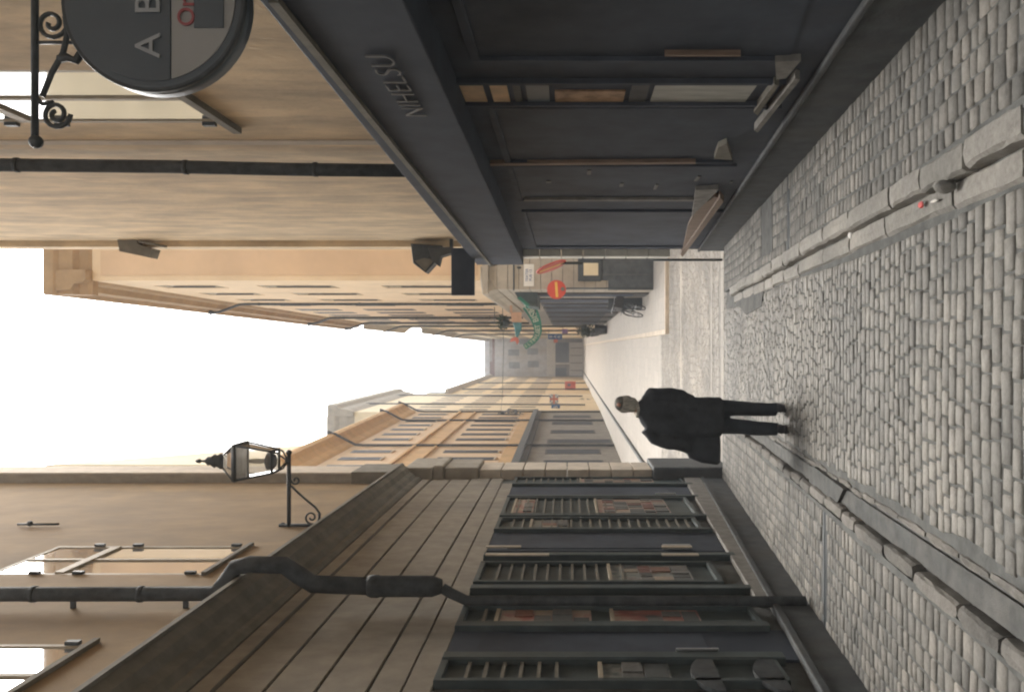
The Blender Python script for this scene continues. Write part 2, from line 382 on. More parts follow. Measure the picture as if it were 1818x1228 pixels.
def sett(mb, x0, x1, y0, y1, h, jit=.004, dome=.3):
    cx, cy = (x0 + x1) / 2, (y0 + y1) / 2; z = gz(cy) + h + random.uniform(-.004, .004); sl = (gz(cy + .1) - gz(cy - .1)) / .2
    tx, ty = random.uniform(-.022, .022), random.uniform(-.022, .022) + sl
    r = lambda: random.uniform(-jit, jit); n = len(mb.v)
    ix, iy = .009, .009; cn = [(x0, y0), (x1, y0), (x1, y1), (x0, y1)]
    cn = [(a + r(), b + r()) for a, b in cn]
    def zz(a, b, dz): return z + (a - cx) * tx + (b - cy) * ty + dz
    mid = [(a + (ix * .35 if a < cx else -ix * .35), b + (iy * .35 if b < cy else -iy * .35)) for a, b in cn]
    top = [(a + (ix if a < cx else -ix), b + (iy if b < cy else -iy)) for a, b in cn]
    mb.v += [(a, b, zz(a, b, -.04)) for a, b in cn] + [(a, b, zz(a, b, -.009)) for a, b in mid] + [(a, b, zz(a, b, 0)) for a, b in top]
    for lv in (0, 4):
        for i in range(4):
            j = (i + 1) % 4; mb.f.append((n + lv + i, n + lv + j, n + lv + 4 + j, n + lv + 4 + i)); mb.sm.add(len(mb.f) - 1)
    mb.f.append((n + 8, n + 9, n + 10, n + 11)); mb.sm.add(len(mb.f) - 1)
def xr(d): return .66 + .02 * sin(d * .9)           # right edge of the carriageway
def xl(d): return -.97 - .02 * sin(d * .8 + 1)
# carriageway: courses run across the lane, sagging slightly
mb = MB(); d = 1.6
while d < 14.2:
    cw = random.uniform(.085, .112); x = xl(d) + .01 + random.uniform(0, .05)
    while x < xr(d) - .05:
        wdt = random.uniform(.09, .165); x2 = min(x + wdt, xr(d) - .012)
        if xr(d) - x2 < .07: x2 = xr(d) - .012
        xm = (x + x2) / 2; bow = .045 * (1 - ((xm + .15) / .85) ** 2) + .008 * sin(xm * 4 + d)
        dd = d + bow; s0 = 0
        for_ = (dd + .003, dd + cw - .005)
        sett(mb, x + .003, x2 - .004, for_[0], for_[1], 0)
        x = x2
    d += cw
structure(mb.build('lane_setts', 'sett', fix=False))
strip('lane_bed', -1.2, .95, 1.2, 14.6, -.008, 'joint', 2)
# right pavement: courses run along the lane
def pavement(name, x0, x1, d0, d1, h, mat, along=True, cw=(.10, .13), ln=(.075, .125), skip=None):
    mb = MB(); x = x0
    while x < x1 - .05:
        w_ = random.uniform(*cw); w_ = w_ if x1 - (x + w_) > .07 else x1 - x
        d = d0 + random.uniform(0, .1)
        while d < d1:
            l = random.uniform(*ln)
            if not (skip and skip(x + w_ / 2, d + l / 2)):
                wob = .012 * sin(d * 1.7 + x * 3)
                sett(mb, x + .004 + wob, x + w_ - .004 + wob, d + .004, d + l - .005, h)
            d += l
        x += w_
    return structure(mb.build(name, mat, fix=False))
drains = ((8.35, 8.52, 1), (6.55, 6.68, -1))
skipR = lambda x, d: 7.95 < d < 8.1 or (8.9 < d < 9.75 and x > 1.0)
pavement('pavement_setts_right', .93, 1.66, 1.6, 13.6, .09, 'sett_side', skip=skipR)
skipL = lambda x, d: 6.45 < d < 6.62
pavement('pavement_setts_left', -2.2, -1.27, 1.6, 13.9, .08, 'sett_side', skip=skipL)
def bed(name, x0, x1, d0, d1, h, mat):
    mb = MB(); n = int((d1 - d0) / .5)
    for i in range(n):
        a, b = d0 + (d1 - d0) * i / n, d0 + (d1 - d0) * (i + 1) / n
        mb.hexa((x0, a, gz(a) - .1), (x1, a, gz(a) - .1), (x1, b, gz(b) - .1), (x0, b, gz(b) - .1), (x0, a, gz(a) + h), (x1, a, gz(a) + h), (x1, b, gz(b) + h), (x0, b, gz(b) + h))
    return structure(mb.build(name, mat, fix=False))
bed('pavement_bed_right', .90, 1.8, 1.2, 13.7, .082, 'joint'); bed('pavement_bed_left', -2.3, -1.24, 1.2, 14.0, .072, 'joint')
# kerbs of long rough stones
def kerb(name, x0, x1, d0, d1, h, ln, mat='kerb_stone', wob=.012, rnd=.02):
    mb = MB(); d = d0
    while d < d1:
        l = random.uniform(*ln); n = 5; e = random.uniform(-wob, wob); rows = []
        prof = [(0, -.12), (0, -.015), (.10, 0), (.5, .003), (.88, -.002), (1, -.022), (1, -.14)]
        for i in range(n + 1):
            t = i / n; dd = d + .013 + (l - .026) * t; end = 1 if i in (0, n) else 0; row = []
            for u, v in prof:
                xx = x0 + (x1 - x0) * u + e + random.uniform(-.005, .005) + (.012 * (.5 - u) if end else 0)
                row.append(len(mb.v)); mb.v.append((xx, dd, gz(dd) + h + v - end * .007 + random.uniform(-.005, .005)))
            rows.append(row)
        for i in range(n):
            for j in range(len(prof) - 1): mb.f.append((rows[i][j], rows[i + 1][j], rows[i + 1][j + 1], rows[i][j + 1]))
        mb.f.append(tuple(rows[0])); mb.f.append(tuple(rows[-1][::-1])); d += l
    return structure(mb.build(name, mat))
kerb('kerb_right', .925, .80, 1.6, 12.6, .095, (.5, 1.0)); kerb('gutter_stone_right', .795, .67, 1.6, 12.4, .018, (.55, 1.1))
M['kerb_worn'] = island('kerb_worn', (.20, .195, .18), (.25, .24, .22), (.32, .305, .28), .85, 1.0)
kerb('kerb_left', -1.25, -1.165, 1.6, 13.6, .074, (.35, .7), 'kerb_worn', .018); kerb('gutter_stone_left', -1.02, -.975, 1.6, 13.2, .006, (.25, .5), 'kerb_worn')
strip('gutter_asphalt', -1.16, -1.025, 1.6, 13.8, .012, 'asphalt', 2)
# rainwater channels across the pavements, asphalt patches
for nm, a, b, x0, x1, h in (('drain_channel', 7.97, 8.09, .93, 1.62, .085), ('drain_channel', 6.47, 6.60, -2.18, -1.27, .075)):
    mb = MB()
    for q0, q1, dz in ((0, .04, .0), (.04, .055, -.03), (.055, .075, .004), (.075, .09, -.03), (.09, .125, 0)):
        mb.hexa(*[(x, y, gz(y) + z) for z in (h - .06, h + dz) for x, y in ((x0, a + q0), (x1, a + q0), (x1, a + q1), (x0, a + q1))])
    structure(mb.build(nm, 'iron'))
mb = MB()
for (x0, x1, d0, d1) in ((1.0, 1.6, 8.92, 9.72),): mb.hexa(*[(x, y, gz(y) + z) for z in (.03, .088) for x, y in ((x0, d0), (x1, d0 + .05), (x1, d1), (x0, d1 - .04))])
structure(mb.build('asphalt_patch', 'asphalt'))
def blob(name, pts, h, mat='asphalt'):
    mb = MB(); n = 40; cx = sum(p[0] for p in pts) / len(pts); cy = sum(p[1] for p in pts) / len(pts)
    mb.prism([(x, y, gz(y) + h - .05) for x, y in pts], (0, 0, .054)); return structure(mb.build(name, mat))
blob('asphalt_patch', [(.50, 10.2), (.93, 9.9), (1.25, 11.2), (1.5, 12.6), (1.35, 13.3), (.7, 12.8), (.45, 11.6)], .008)
blob('asphalt_patch', [(-1.16, 6.3), (-1.02, 6.1), (-1.0, 7.1), (-1.15, 7.3), (-1.24, 6.72), (-1.24, 6.4)], .035)
# the square beyond: pale setts with bands of flat slabs
strip('square_bed', -30, 30, 14.4, 26.5, -.007, 'joint_pale', 2)
mb = MB(); d = 13.95
while d < 24.6:
    cw = random.uniform(.12, .15)
    if 14.35 < d < 14.75 or 15.75 < d < 15.95 or 20.1 < d < 20.4: d += .3; continue
    x = -6.5 + random.uniform(0, .1)
    while x < 4.4:
        w_ = random.uniform(.12, .19); xm = x + w_ / 2; bow = .12 * abs(sin(xm * 1.35 + .4))
        if not (xm > .42 and d > 22.7) and not (xm < -4.0 and d > 20):
            sett(mb, x + .008, x + w_ - .008, d + bow + .007, d + bow + cw - .007, .0, .004)
        x += w_
    d += cw
structure(mb.build('square_setts', 'sett_pale', fix=False))
def slabs(name, x0, x1, d0, d1, ln, h, mat='kerb_stone'):
    mb = MB(); x = x0
    while x < x1:
        l = random.uniform(*ln); mb.hexa(*[(a, b, gz(b) + z) for z in (-.05, h) for a, b in ((x + .006, d0), (x + l - .006, d0), (x + l - .006, d1), (x + .006, d1))]); x += l
    return structure(mb.build(name, mat))
M['slab_island'] = island('slab_island', (.42, .39, .345), (.45, .42, .37), (.48, .445, .395), .8, .3)
slabs('slab_band', -6.5, 4.4, 14.36, 14.72, (.5, .8), .004, 'slab_island'); slabs('slab_band', -6.5, 4.4, 15.77, 15.98, (.5, .8), .004, 'slab_island')
slabs('slab_band', -6.5, 4.4, 20.12, 20.42, (.5, .8), .004, 'slab_island')
strip('far_street', -4.0, .5, 24.4, 146, .002, 'slab', 2, 3)
mb = MB(); mb.box(.5, 6.5, 22.8, 26.5, -1.3, -1.08); mb.box(.5, 3, 26.5, 146, -1.3, -1.08)
structure(mb.build('pavement_far_right', 'slab'))
mb = MB(); mb.box(.36, .50, 22.66, 146, -1.3, -1.075); mb.box(.50, 6.5, 22.66, 22.8, -1.3, -1.075); structure(mb.build('kerb_far_right', 'pale_stone', bevel=.02))
mb = MB(); mb.box(-8, -4.12, 24, 146, -1.3, -1.07); structure(mb.build('pavement_far_left', 'slab'))
mb = MB(); mb.box(-4.12, -4.0, 24, 146, -1.3, -1.065); structure(mb.build('kerb_far_left', 'plinth', bevel=.02))

# ------------------------------------------------------------------ near left building
WL = Wall(-2.18, 0, -1)
bl = thing('building', 'near brown plastered building on the left with grooved stone ground floor and shop bays', 'building', (-2.18, 9, 0))
holesU = [(8.13, 9.29, 5.06, 7.15), (5.05, 6.22, 5.06, 7.15), (2.0, 3.2, 5.06, 7.15), (8.13, 9.29, 8.6, 10.6), (5.05, 6.22, 8.6, 10.6)]
mb = MB(); WL.face(mb, -9, 13.62, 4.34, 13.5, holesU, .16); mb.build('upper_wall', 'brown_plaster', bl)
for a, b, c, e in holesU:
    window(WL, bl, a, b, c, e, transom=c + 1.41, bars=(c + .68,), depth=0, hinges=(c + .12, c + 1.2, c + 1.62), sill=None, fw=.045, po=-.01)
    s_ = MB(); WL.box(s_, a - .04, b + .04, c - .05, c - .004, -.05, .035); s_.build('sill', 'moulding', bl)
# corner pilaster, upper
mb = MB(); WL.box(mb, 13.62, 14.42, 5.02, 13.5, -.5, .15); mb.build('corner_pilaster', 'grey_stone', bl, .01); mb = MB(); WL.box(mb, 13.64, 14.40, 5.02, 13.5, .15, .165); mb.build('corner_lit_face', 'pale_stone', bl)  # street side made paler: daylight from the square put into its colour
mb = MB(); WL.box(mb, 13.55, 14.5, 4.34, 5.02, -.5, .19); mb.build('pilaster_foot', 'moulding', bl, .015)
# cornice with its mouldings
mb = MB()
prof = [(3.95, .02), (3.99, .05), (4.04, .05), (4.08, .10), (4.15, .13), (4.19, .20), (4.27, .24), (4.27, .27), (4.31, .27), (4.34, .24)]
pa = [WL.pt(-9, z, o) for z, o in prof] + [WL.pt(-9, 4.34, -.1), WL.pt(-9, 3.95, -.1)]
mb.prism(pa, (0, 23.0, 0)); mb.build('cornice', 'moulding', bl)
# rusticated ground floor: separate courses with open grooves
base = MB(); WL.box(base, -9, 14.15, -1.4, 3.95, -.5, -.03)
open_d0, open_d1 = 3.0, 13.55
mb = MB(); zs = [3.95, 3.80, 3.48, 3.15, 2.82, 2.60]
for i in range(len(zs) - 1): WL.box(mb, -9, 14.15, zs[i + 1] + .011, zs[i] - .011, -.03, 0 if i else .015)
mb.build('stone_course', 'grey_stone', bl, .006); base.build('backing_wall', 'joint', bl)
# ground-floor corner pilaster with capital
mb = MB(); z = 3.02
while z > .15: WL.box(mb, 14.15, 15.05, max(z - .36, .12) + .008, z, -.4, .14); z -= .37
mb.build('corner_pilaster', 'pale_stone', bl, .008)
mb = MB(); WL.box(mb, 14.05, 15.12, 3.03, 3.6, -.4, .19); WL.box(mb, 14.0, 15.16, 3.6, 3.78, -.4, .23); WL.box(mb, 13.95, 15.2, 3.78, 4.25, -.4, .2); mb.build('capital', 'grey_stone', bl, .03)
mb = MB(); WL.box(mb, 14.0, 15.2, -1.4, .12, -.4, .2); mb.build('pilaster_base', 'plinth', bl, .03)
mb = MB(); WL.box(mb, 14.15, 14.75, 4.34, 4.9, -.5, .1); mb.build('corner_block', 'grey_stone', bl, .01)
# shop front. pilasters, panels and display cases between d=3 and 13.55
def zlow(d): return gz(d) + .42                     # sill line
mb = MB(); WL.box(mb, 2.2, 14.0, (gz(2.2) - .2, gz(14) - .2), (gz(2.2) + .30, gz(14.0) + .38), -.03, .03)
WL.box(mb, 2.2, 14.0, (gz(2.2) + .30, gz(14) + .38), (gz(2.2) + .36, gz(14.0) + .44), -.03, .05); mb.build('plinth', 'plinth', bl, .01)
mb = MB(); WL.box(mb, 7.2, 14.0, (gz(7.2) + .36, gz(14) + .44), (gz(7.2) + .50, gz(14) + .72), -.03, .035); mb.build('sill_course', 'sill_stone', bl, .01)
mb = MB(); WL.box(mb, 1.0, 13.62, 2.42, 2.60, -.03, -.004); mb.build('shop_lintel', 'grey_stone', bl, .006)
def dz(y): return 3270 / (y - 617)
def panel(y0, y1, kind):
    d1, d0 = dz(y0), dz(y1)
    za, zb = gz((d0 + d1) / 2) + (.75 if d0 > 7 else .55), 2.42
    return d0, d1, za, zb
def case(y0, y1, slats=True, zslat=(0, 1), posters=()):
    d0, d1, za, zb = panel(y0, y1, 0)
    mb = MB(); WL.box(mb, d0, d0 + .05, za, zb, -.03, .03); WL.box(mb, d1 - .05, d1, za, zb, -.03, .03)
    WL.box(mb, d0 + .05, d1 - .05, za, za + .05, -.03, .028); WL.box(mb, d0 + .05, d1 - .05, zb - .05, zb, -.03, .028)
    c = mb.build('display_case', 'dark_green', bl, .004)
    mb = MB(); WL.box(mb, d0 + .05, d1 - .05, za + .05, zb - .05, -.03, -.012); mb.build('back_board', 'dark_green', c)
    if slats:
        mb = MB(); z = zb - .2; H = zb - za
        while z > za + .1:
            t = (zb - z) / H
            if zslat[0] <= t <= zslat[1]: WL.box(mb, d0 + .052, d1 - .052, z - .012, z + .012, -.012, .012)
            z -= .12
        if mb.v: mb.build('shelf', 'moulding', c)
    for (xa, xb, k) in posters:
        dm = (d0 + d1) / 2; zt, zb_ = HC + (CX - xa) / F * dm, HC + (CX - xb) / F * dm
        mb = MB(); WL.box(mb, d0 + .07, d1 - .07, zb_, zt, -.012, .004); po_ = mb.build('poster', PO[k], c)
        mb = MB(); cz = zb_ + .02
        while cz < zt - .12:
            ch_ = random.uniform(.12, .2); cd = d0 + .08
            while cd < d1 - .16:
                cw_ = random.uniform(.09, .17)
                if random.random() < .78 and cz + ch_ < zt: WL.box(mb, cd, min(cd + cw_, d1 - .08), cz, cz + ch_ - .012, .004, .008 + random.uniform(0, .012))
                cd += cw_ + .012
            cz += ch_
        if mb.v: mb.build('picture_cards', 'cards', po_)
        mb = MB(); WL.box(mb, d0 + .07, d1 - .07, zt, zt + .03, -.012, .02); mb.build('shelf', 'frame_paint', c)
    return c
case(849, 860, True, (0, .5), [(1032, 1160, 1)])
case(885, 915, True, (0, .62), [(915, 948, 1), (1060, 1185, 1)])
case(921, 941, True, (0, 1), [(945, 1010, 2)])
case(1000, 1037, True, (0, .62), [(1085, 1226, 2)])
case(1079, 1112, True, (0, .14), [(886, 1050, 1), (1090, 1242, 0)])
case(1172, 1215, True, (0, .35), [(1070, 1190, 2)])
def doorway(y0, y1):
    d1, d0 = dz(y0), dz(y1); zb = gz((d0 + d1) / 2) + .12
    mb = MB(); WL.box(mb, d0, d1, zb, 2.42, -.03, -.008); c = mb.build('shop_door', 'slate_paint', bl)
    mb = MB(); WL.box(mb, d0 + .1, d1 - .1, zb + .9, 2.2, -.008, .0); mb.build('pane', 'dark_glass', c)
    mb = MB(); WL.box(mb, d0 + .05, d0 + .07, zb + .85, zb + 1.15, -.008, .05); mb.build('handle', 'chrome', c)
doorway(863, 882); doorway(944, 976); doorway(1116, 1168)
mb = MB()
for y in (861.5, 883.5, 918, 942.5): d_ = dz(y); WL.box(mb, d_ - .05, d_ + .05, gz(d_) + .62, 2.42, -.03, .041)
for y in (988, 1047, 1114, 1170): d_ = dz(y); WL.box(mb, d_ - .06, d_ + .06, gz(d_) + .5, 2.42, -.03, .038)
mb.build('shop_pilaster', 'dark_green', bl, .008)
mb = MB()
for y, xa, xb in ((981, 863, 925), (995.5, 862, 975), (981, 1175, 1228), (995.5, 1175, 1240)):
    d_ = dz(y); z1, z0 = HC + (CX - xa) / F * d_, HC + (CX - xb) / F * d_; mb = MB(); WL.box(mb, d_ - .03, d_ + .03, z0, z1, .06, .075); mb.build('trim_strip', 'pale_stone', bl)
mb = MB(); d0_, d1_ = dz(1226), dz(1178)
for k in range(2):
    c_ = (d0_ + d1_) / 2; zc = gz(c_) + .72 - 0.0
    mb.prism([WL.pt(c_ + .3 * cos(a), zc + k * .42 - .15 + .18 * sin(a), .03) for a in [pi * i / 12 for i in range(13)]], (-.03, 0, 0))
mb.build('window_arch', 'pipe', bl)
# wall anchor
mb = MB(); mb.tube([WL.pt(10.3, 7.75, .03), WL.pt(10.3, 8.25, .03)], .014); mb.ball(WL.pt(10.3, 8.1, .04), .035); mb.build('wall_anchor', 'iron', bl)
mb = MB(); mb.box(-9, -2.5, -9, 14.1, -1.4, 13.4); mb.build('core_wall', 'brown_plaster', bl)
# drainpipe
def pipe(pts, r, parent, mat='pipe', clamps=()):
    mb = MB(); mb.tube(pts, r, 12)
    for c in clamps: mb.lathe(c, [((r if not isinstance(r, list) else r[0]) * 1.1, -.02), ((r if not isinstance(r, list) else r[0]) * 1.1, .02)], 12)
    return mb.build('drainpipe', mat, parent)
D0 = 7.08
pp = lambda px, py, d=D0: P(px, py, d)
pipe([P(-420, 1054, D0), P(200, 1054, D0), P(378, 1053, D0), P(402, 1030, D0), P(418, 1007, D0), P(445, 1001, D0), P(505, 1003, D0), P(530, 1020, D0), P(555, 1036, D0), P(660, 1040, D0)], [.062, .062, .062, .066, .070, .072, .074, .075, .075, .075], bl, clamps=[P(60, 1054, D0), P(250, 1054, D0)])
mb = MB(); mb.lathe(P(780, 1040, D0), [(.06, -.02), (.088, .06), (.088, .50), (.094, .51), (.094, .57), (.08, .60)], 14); mb.build('rain_hopper', 'pipe', bl)
mb = MB()
for xx in (130, 330): q_ = P(xx, 1054, D0); mb.box(-2.18, q_.x, D0 - .012, D0 + .012, q_.z - .02, q_.z + .02)
mb.build('pipe_bracket', 'iron', bl)
pipe([P(785, 1043, D0), P(800, 1052, D0), P(830, 1066, D0), P(1180, 1067, D0), P(1430, 1067, D0)], .045, bl)

# ------------------------------------------------------------------ near right building
WR = Wall(1.80, 0, 1); WS = Wall(1.66, 0, 1)
br = thing('building', 'near beige streaked plaster building on the right above a black shopfront', 'building', (1.8, 9, 0))
hr = [(5.49, 6.77, 4.29, 6.9), (2.2, 3.4, 4.29, 6.9), (5.49, 6.77, 8.5, 10.6)]
mb = MB(); WR.face(mb, -9, 14.3, 2.6, 13.2, hr, .1); mb.build('upper_wall', 'beige_plaster', br)
for a, b, c, e in hr:
    window(WR, br, a, b, c, e, transom=c + 1.55, bars=(c + .73,), depth=0, hinges=(c + .12, c + 1.3, c + 1.7), fw=.045, po=-.01)
    s_ = MB(); WR.box(s_, a - .07, b + .16, c - .07, c - .004, -.05, .05); s_.build('sill', 'moulding', br)
mb = MB(); WR.box(mb, 7.32, 7.46, 2.9, 13.2, 0, .012); WR.box(mb, 4.4, 4.7, 3.62, 3.66, 0, .02); mb.build('wall_seam', 'pale_stone', br)
mb = MB(); mb.box(2.3, 9, -9, 14.2, -1.4, 13.1); mb.build('core_wall', 'beige_plaster', br)
pipe([P(-500, 290, 7.78), P(0, 293, 7.78), P(300, 296, 7.85), P(520, 301, 7.9), P(720, 303, 7.95)], .062, br, clamps=[P(30, 293, 7.78), P(330, 297, 7.85), P(560, 301, 7.9)])
# shopfront mass, cornice board and fascia
mb = MB(); WS.box(mb, -9, 14.25, -1.4, 2.6, -.6, 0); mb.build('shopfront', 'black_paint', br)
WF = Wall(1.42, 0, 1)
mb = MB(); f0, f1 = 3.42, 14.5
WF.box(mb, f0, f1, (2.22, 2.30), (2.72, 2.84), -.36, 0); WF.box(mb, f0, f1, (2.76, 2.88), (2.81, 3.10), -.36, .0)
fa = mb.build('fascia', 'slate_paint', br, .008)
mb = MB(); WF.box(mb, f0, f1, (2.72, 2.84), (2.76, 2.88), -.36, .025); mb.build('fascia_moulding', 'moulding', fa)
me = text('NIHELSU', .195, 'gold_letter', depth=.004, bold=-.004, sx=1.45)
place_mesh(me, 'lettering', basis((0, -1, .0), (0, 0, 1), WF.pt(4.62, 2.46, .008)), fa)
# bays: recessed dark panes, posts, sills
def d166(y, X=1.66): return X * F / (CY - y)
def rbay(y0, y1, x_top, x_bot, mat='dark_glass', name='shop_window', o=.004):
    d0, d1 = d166(y0), d166(y1); zt = 2.1
    mb = MB(); fr = [(d0, d0 + .04), (d1 - .04, d1)]
    zb0 = HC + (CX - x_bot[0]) / F * d0; zb1 = HC + (CX - x_bot[1]) / F * d1
    for a, b in fr: WS.box(mb, a, b, (min(zb0, zb1)), zt, 0, .03)
    WS.box(mb, d0 + .04, d1 - .04, zt - .05, zt, 0, .028)
    fo = mb.build(name, 'black_paint', br, .003)
    mb = MB(); WS.box(mb, d0 + .04, d1 - .04, (zb0, zb1), zt - .05, 0, o); mb.build('pane', mat, fo); return fo
b1 = rbay(-60, 103, 830, (1460, 1400)); b2 = rbay(290, 353, 850, (1290, 1250)); b3 = rbay(372, 436, 850, (1235, 1215), name='shop_door')
b4 = rbay(185, 285, 850, (1370, 1300))
# narrow display strip with boards behind glass
d0, d1 = d166(143), d166(178)
sf = MB(); WS.box(sf, d0 - .05, d0 - .006, .2, 2.3, 0, .035); WS.box(sf, d1 + .006, d1 + .05, .2, 2.3, 0, .035); sf = sf.build('display_strip', 'black_paint', br, .003)
for xa, xb, mt_, f in ((820, 860, 'cream_board', 0), (872, 902, 'cream_board', 0), (912, 925, 'frame_dark', 0), (935, 975, 'sign_dark', 0), (985, 1110, 'wood_card', .45), (1120, 1150, 'frame_dark', 0), (1160, 1335, 'pale_board', 0)):
    if mt_ == 'wood_card' and mt_ not in M: M[mt_] = plain('wood_card', (.40, .26, .16), .6, .3, 12, .1)
    dm = (d0 + d1) / 2; zt, zb = HC + (CX - xa) / F * dm, HC + (CX - xb) / F * dm
    mb = MB(); WS.box(mb, d0 + (d1 - d0) * f, d1, zb, zt, 0, .012); mb.build('display_board', mt_, sf)
for k in range(16):
    g_ = MB()
    z = -.1 + k * .12 + random.uniform(-.02, .02)
    if k % 3 == 0: dd = d166(300) + random.uniform(0, .9); WS.box(g_, dd, dd + random.uniform(.08, .3), z, z + random.uniform(.02, .07), .004, .014); g_.build('picture_card', 'cards', b2)
# trim lines
def rl(name, pts, mat, o0=0, o1=.02):
    mb = MB(); WS.poly(mb, pts, o0, o1); return mb.build(name, mat, br)
rl('door_trim', [(870, 291), (1235, 288), (1235, 291.5), (870, 295)], 'wood_trim', .0, .036)
rl('door_trim', [(930, 355), (1245, 355), (1245, 357.5), (930, 357.5)], 'sill_stone', .0, .036)
rl('door_trim', [(1180, 98), (1315, 98), (1315, 101), (1180, 101)], 'wood_trim', .0, .034)
rl('window_sill', [(1376, 110), (1422, 108), (1395, 140), (1378, 142)], 'sill_stone', 0, .04)
rl('window_sill', [(1412, 140), (1420, 143), (1345, 236), (1339, 232)], 'sill_stone', 0, .06)
rl('window_sill', [(1375, 150), (1383, 152), (1345, 205), (1338, 200)], 'moulding', 0, .05)
rl('window_sill', [(1275, 262), (1290, 255), (1300, 285), (1268, 282)], 'moulding', 0, .05)
rl('window_sill', [(1235, 338), (1276, 336), (1262, 352), (1240, 372), (1228, 385)], 'sill_stone', 0, .05)
rl('window_sill', [(1278, 350), (1285, 358), (1212, 456), (1208, 452)], 'wood_trim', 0, .07)
rl('window_sill', [(1236, 372), (1268, 350), (1283, 352), (1210, 452), (1222, 400)], 'wood_trim', 0, .045)
mb = MB(); WS.box(mb, 2, 14.28, (gz(2) - .2, gz(14.28) - .25), (gz(2) + .42, gz(14.28) + .42), 0, .03); WS.box(mb, 2, 14.28, (gz(2) + .42, gz(14.28) + .42), (gz(2) + .46, gz(14.28) + .46), 0, .045); mb.build('plinth', 'plinth', br, .01)
# pale corner stones
mb = MB(); z = 2.76
while z > -.2: mb.box(1.54, 1.70, 14.30, 14.62, max(z - .36, -.28), z - .008); z -= .37
M['corner_limestone'] = plain('corner_limestone', (.74, .72, .64), .85, .1, 4, .3)
mb.build('corner_stone', 'corner_limestone', br, .008)
mb = MB(); mb.box(1.70, 2.3, 14.26, 14.62, -1.4, 13.1); mb.build('corner_wall', 'beige_plaster', br)
mb = MB(); mb.tube([(1.50, 14.45, .1), (1.50, 14.45, -1.1)], .022); mb.tube([(1.705, 14.28, 2.2), (1.705, 14.28, -1.1)], .018); mb.build('cable_conduit', 'iron', br)
# small things fixed to the corner
t = thing('alarm_box', 'small grey slanted box high on the corner of the beige wall', 'box', (1.65, 14.1, 8.5), )
mb = MB(); mb.prism([P(208, 424, 14.1), P(212, 446, 14.1), P(264, 457, 14.1), P(270, 441, 14.1), P(246, 434, 14.1), P(240, 424, 14.1)], (0, .3, 0)); mb.build('housing', 'moulding', t)
mb = MB(); mb.tube([P(246, 428, 14.1), P(296, 438, 14.1)], .022, 6); mb.build('bracket', 'moulding', t)
t = thing('floodlight', 'dark angular floodlight under the end of the black fascia, on the beige corner', 'floodlight', (1.65, 14.0, 3.8))
mb = MB(); mb.prism([P(729, 432, 14), P(733, 467, 14), P(755, 484, 14), P(780, 457, 14), P(785, 436, 14)], (0, .32, 0)); mb.build('housing', 'iron', t, .01)
mb = MB(); mb.prism([P(737, 463, 13.98), P(754, 481, 13.98), P(771, 461, 13.98), P(752, 458, 13.98)], (0, .02, 0)); mb.build('lamp_glass', 'moulding', t)
mb = MB(); mb.prism([P(760, 440, 13.9), P(766, 462, 13.9), P(778, 472, 13.9), P(782, 455, 13.9), P(805, 448, 13.9), P(803, 438, 13.9)], (0, .25, 0)); mb.build('second_head', 'plinth', t, .01)
mb = MB(); mb.box(1.6, 1.81, 14.0, 14.1, 3.45, 3.5); mb.build('bracket', 'iron', t)
t = thing('projecting_sign', 'dark blank rectangular board sticking out from the fascia end below the floodlight', 'sign', (1.2, 13.4, 3.2))
mb = MB(); a, b = P(801, 440, 13.4), P(842, 524, 13.4); mb.box(b.x, a.x, 13.4, 13.5, b.z, a.z); mb.build('board', 'black_paint', t, .006)
mb = MB(); mb.box(b.x + .03, a.x - .03, 13.392, 13.4, b.z + .03, a.z - .03); mb.build('face_panel', 'slate_paint', t)

# ------------------------------------------------------------------ round hanging sign, near right
DS = 3.2; c = P(283, 8, DS); rad = 160 / F * DS
t = thing('hanging_sign', 'large round dark shop sign on a scrolled iron bracket in front of the beige wall', 'sign', tuple(c))
mb = MB(); mb.lathe(c, [(rad * .96, -.05), (rad, -.045), (rad, .045), (rad * .96, .05)], 64, 'Y'); rim = mb.build('rim', 'sign_dark', t)
mb = MB(); mb.lathe(c, [(rad * .985, -.049), (rad * 1.0, -.052), (rad * 1.012, -.045), (rad * 1.012, -.03), (rad, -.028)], 64, 'Y'); mb.build('rim_edge', 'iron', t)
def seg_disc(h0, h1, y, r, mat, name):               # slice of the disc between heights
    pts = []; n = 40
    a0, a1 = math.asin(max(-1, h0 / r)), math.asin(min(1, h1 / r))
    for i in range(n + 1): a = a0 + (a1 - a0) * i / n; pts.append((c.x + r * cos(a), y, c.z + r * sin(a)))
    for i in range(n + 1): a = a1 + (a0 - a1) * i / n; pts.append((c.x - r * cos(a), y, c.z + r * sin(a)))
    mb = MB(); mb.prism(pts, (0, -.005, 0)); return mb.build(name, mat, t)
rf = rad * .90; hsplit = (283 - 314) / F * DS
up_ = seg_disc(hsplit, rf, c.y - .05, rf, 'sign_dark', 'upper_field'); lo_ = seg_disc(-rf, hsplit - .006, c.y - .05, rf, 'sign_pale', 'lower_field')
for ch, yy in (('A', 92), ('B', 20), ('E', -52)): me = text(ch, .132, 'sign_letter', bold=.0005, depth=.003, sx=1.05); place_mesh(me, 'letter', basis((1, 0, 0), (0, 0, 1), P(279, yy, DS) + Vector((0, -.062, 0))), up_)
me = text('Original', .088, 'sign_letter_red', bold=.0005, depth=.003); place_mesh(me, 'lettering', basis((1, 0, 0), (0, 0, 1), P(345, -8, DS) + Vector((0, -.062, 0))), lo_)
a, b = P(357, 60, DS), P(408, -45, DS); mb = MB(); mb.box(a.x, b.x, c.y - .062, c.y - .056, b.z, a.z); mb.build('emblem_panel', 'sign_dark', lo_)
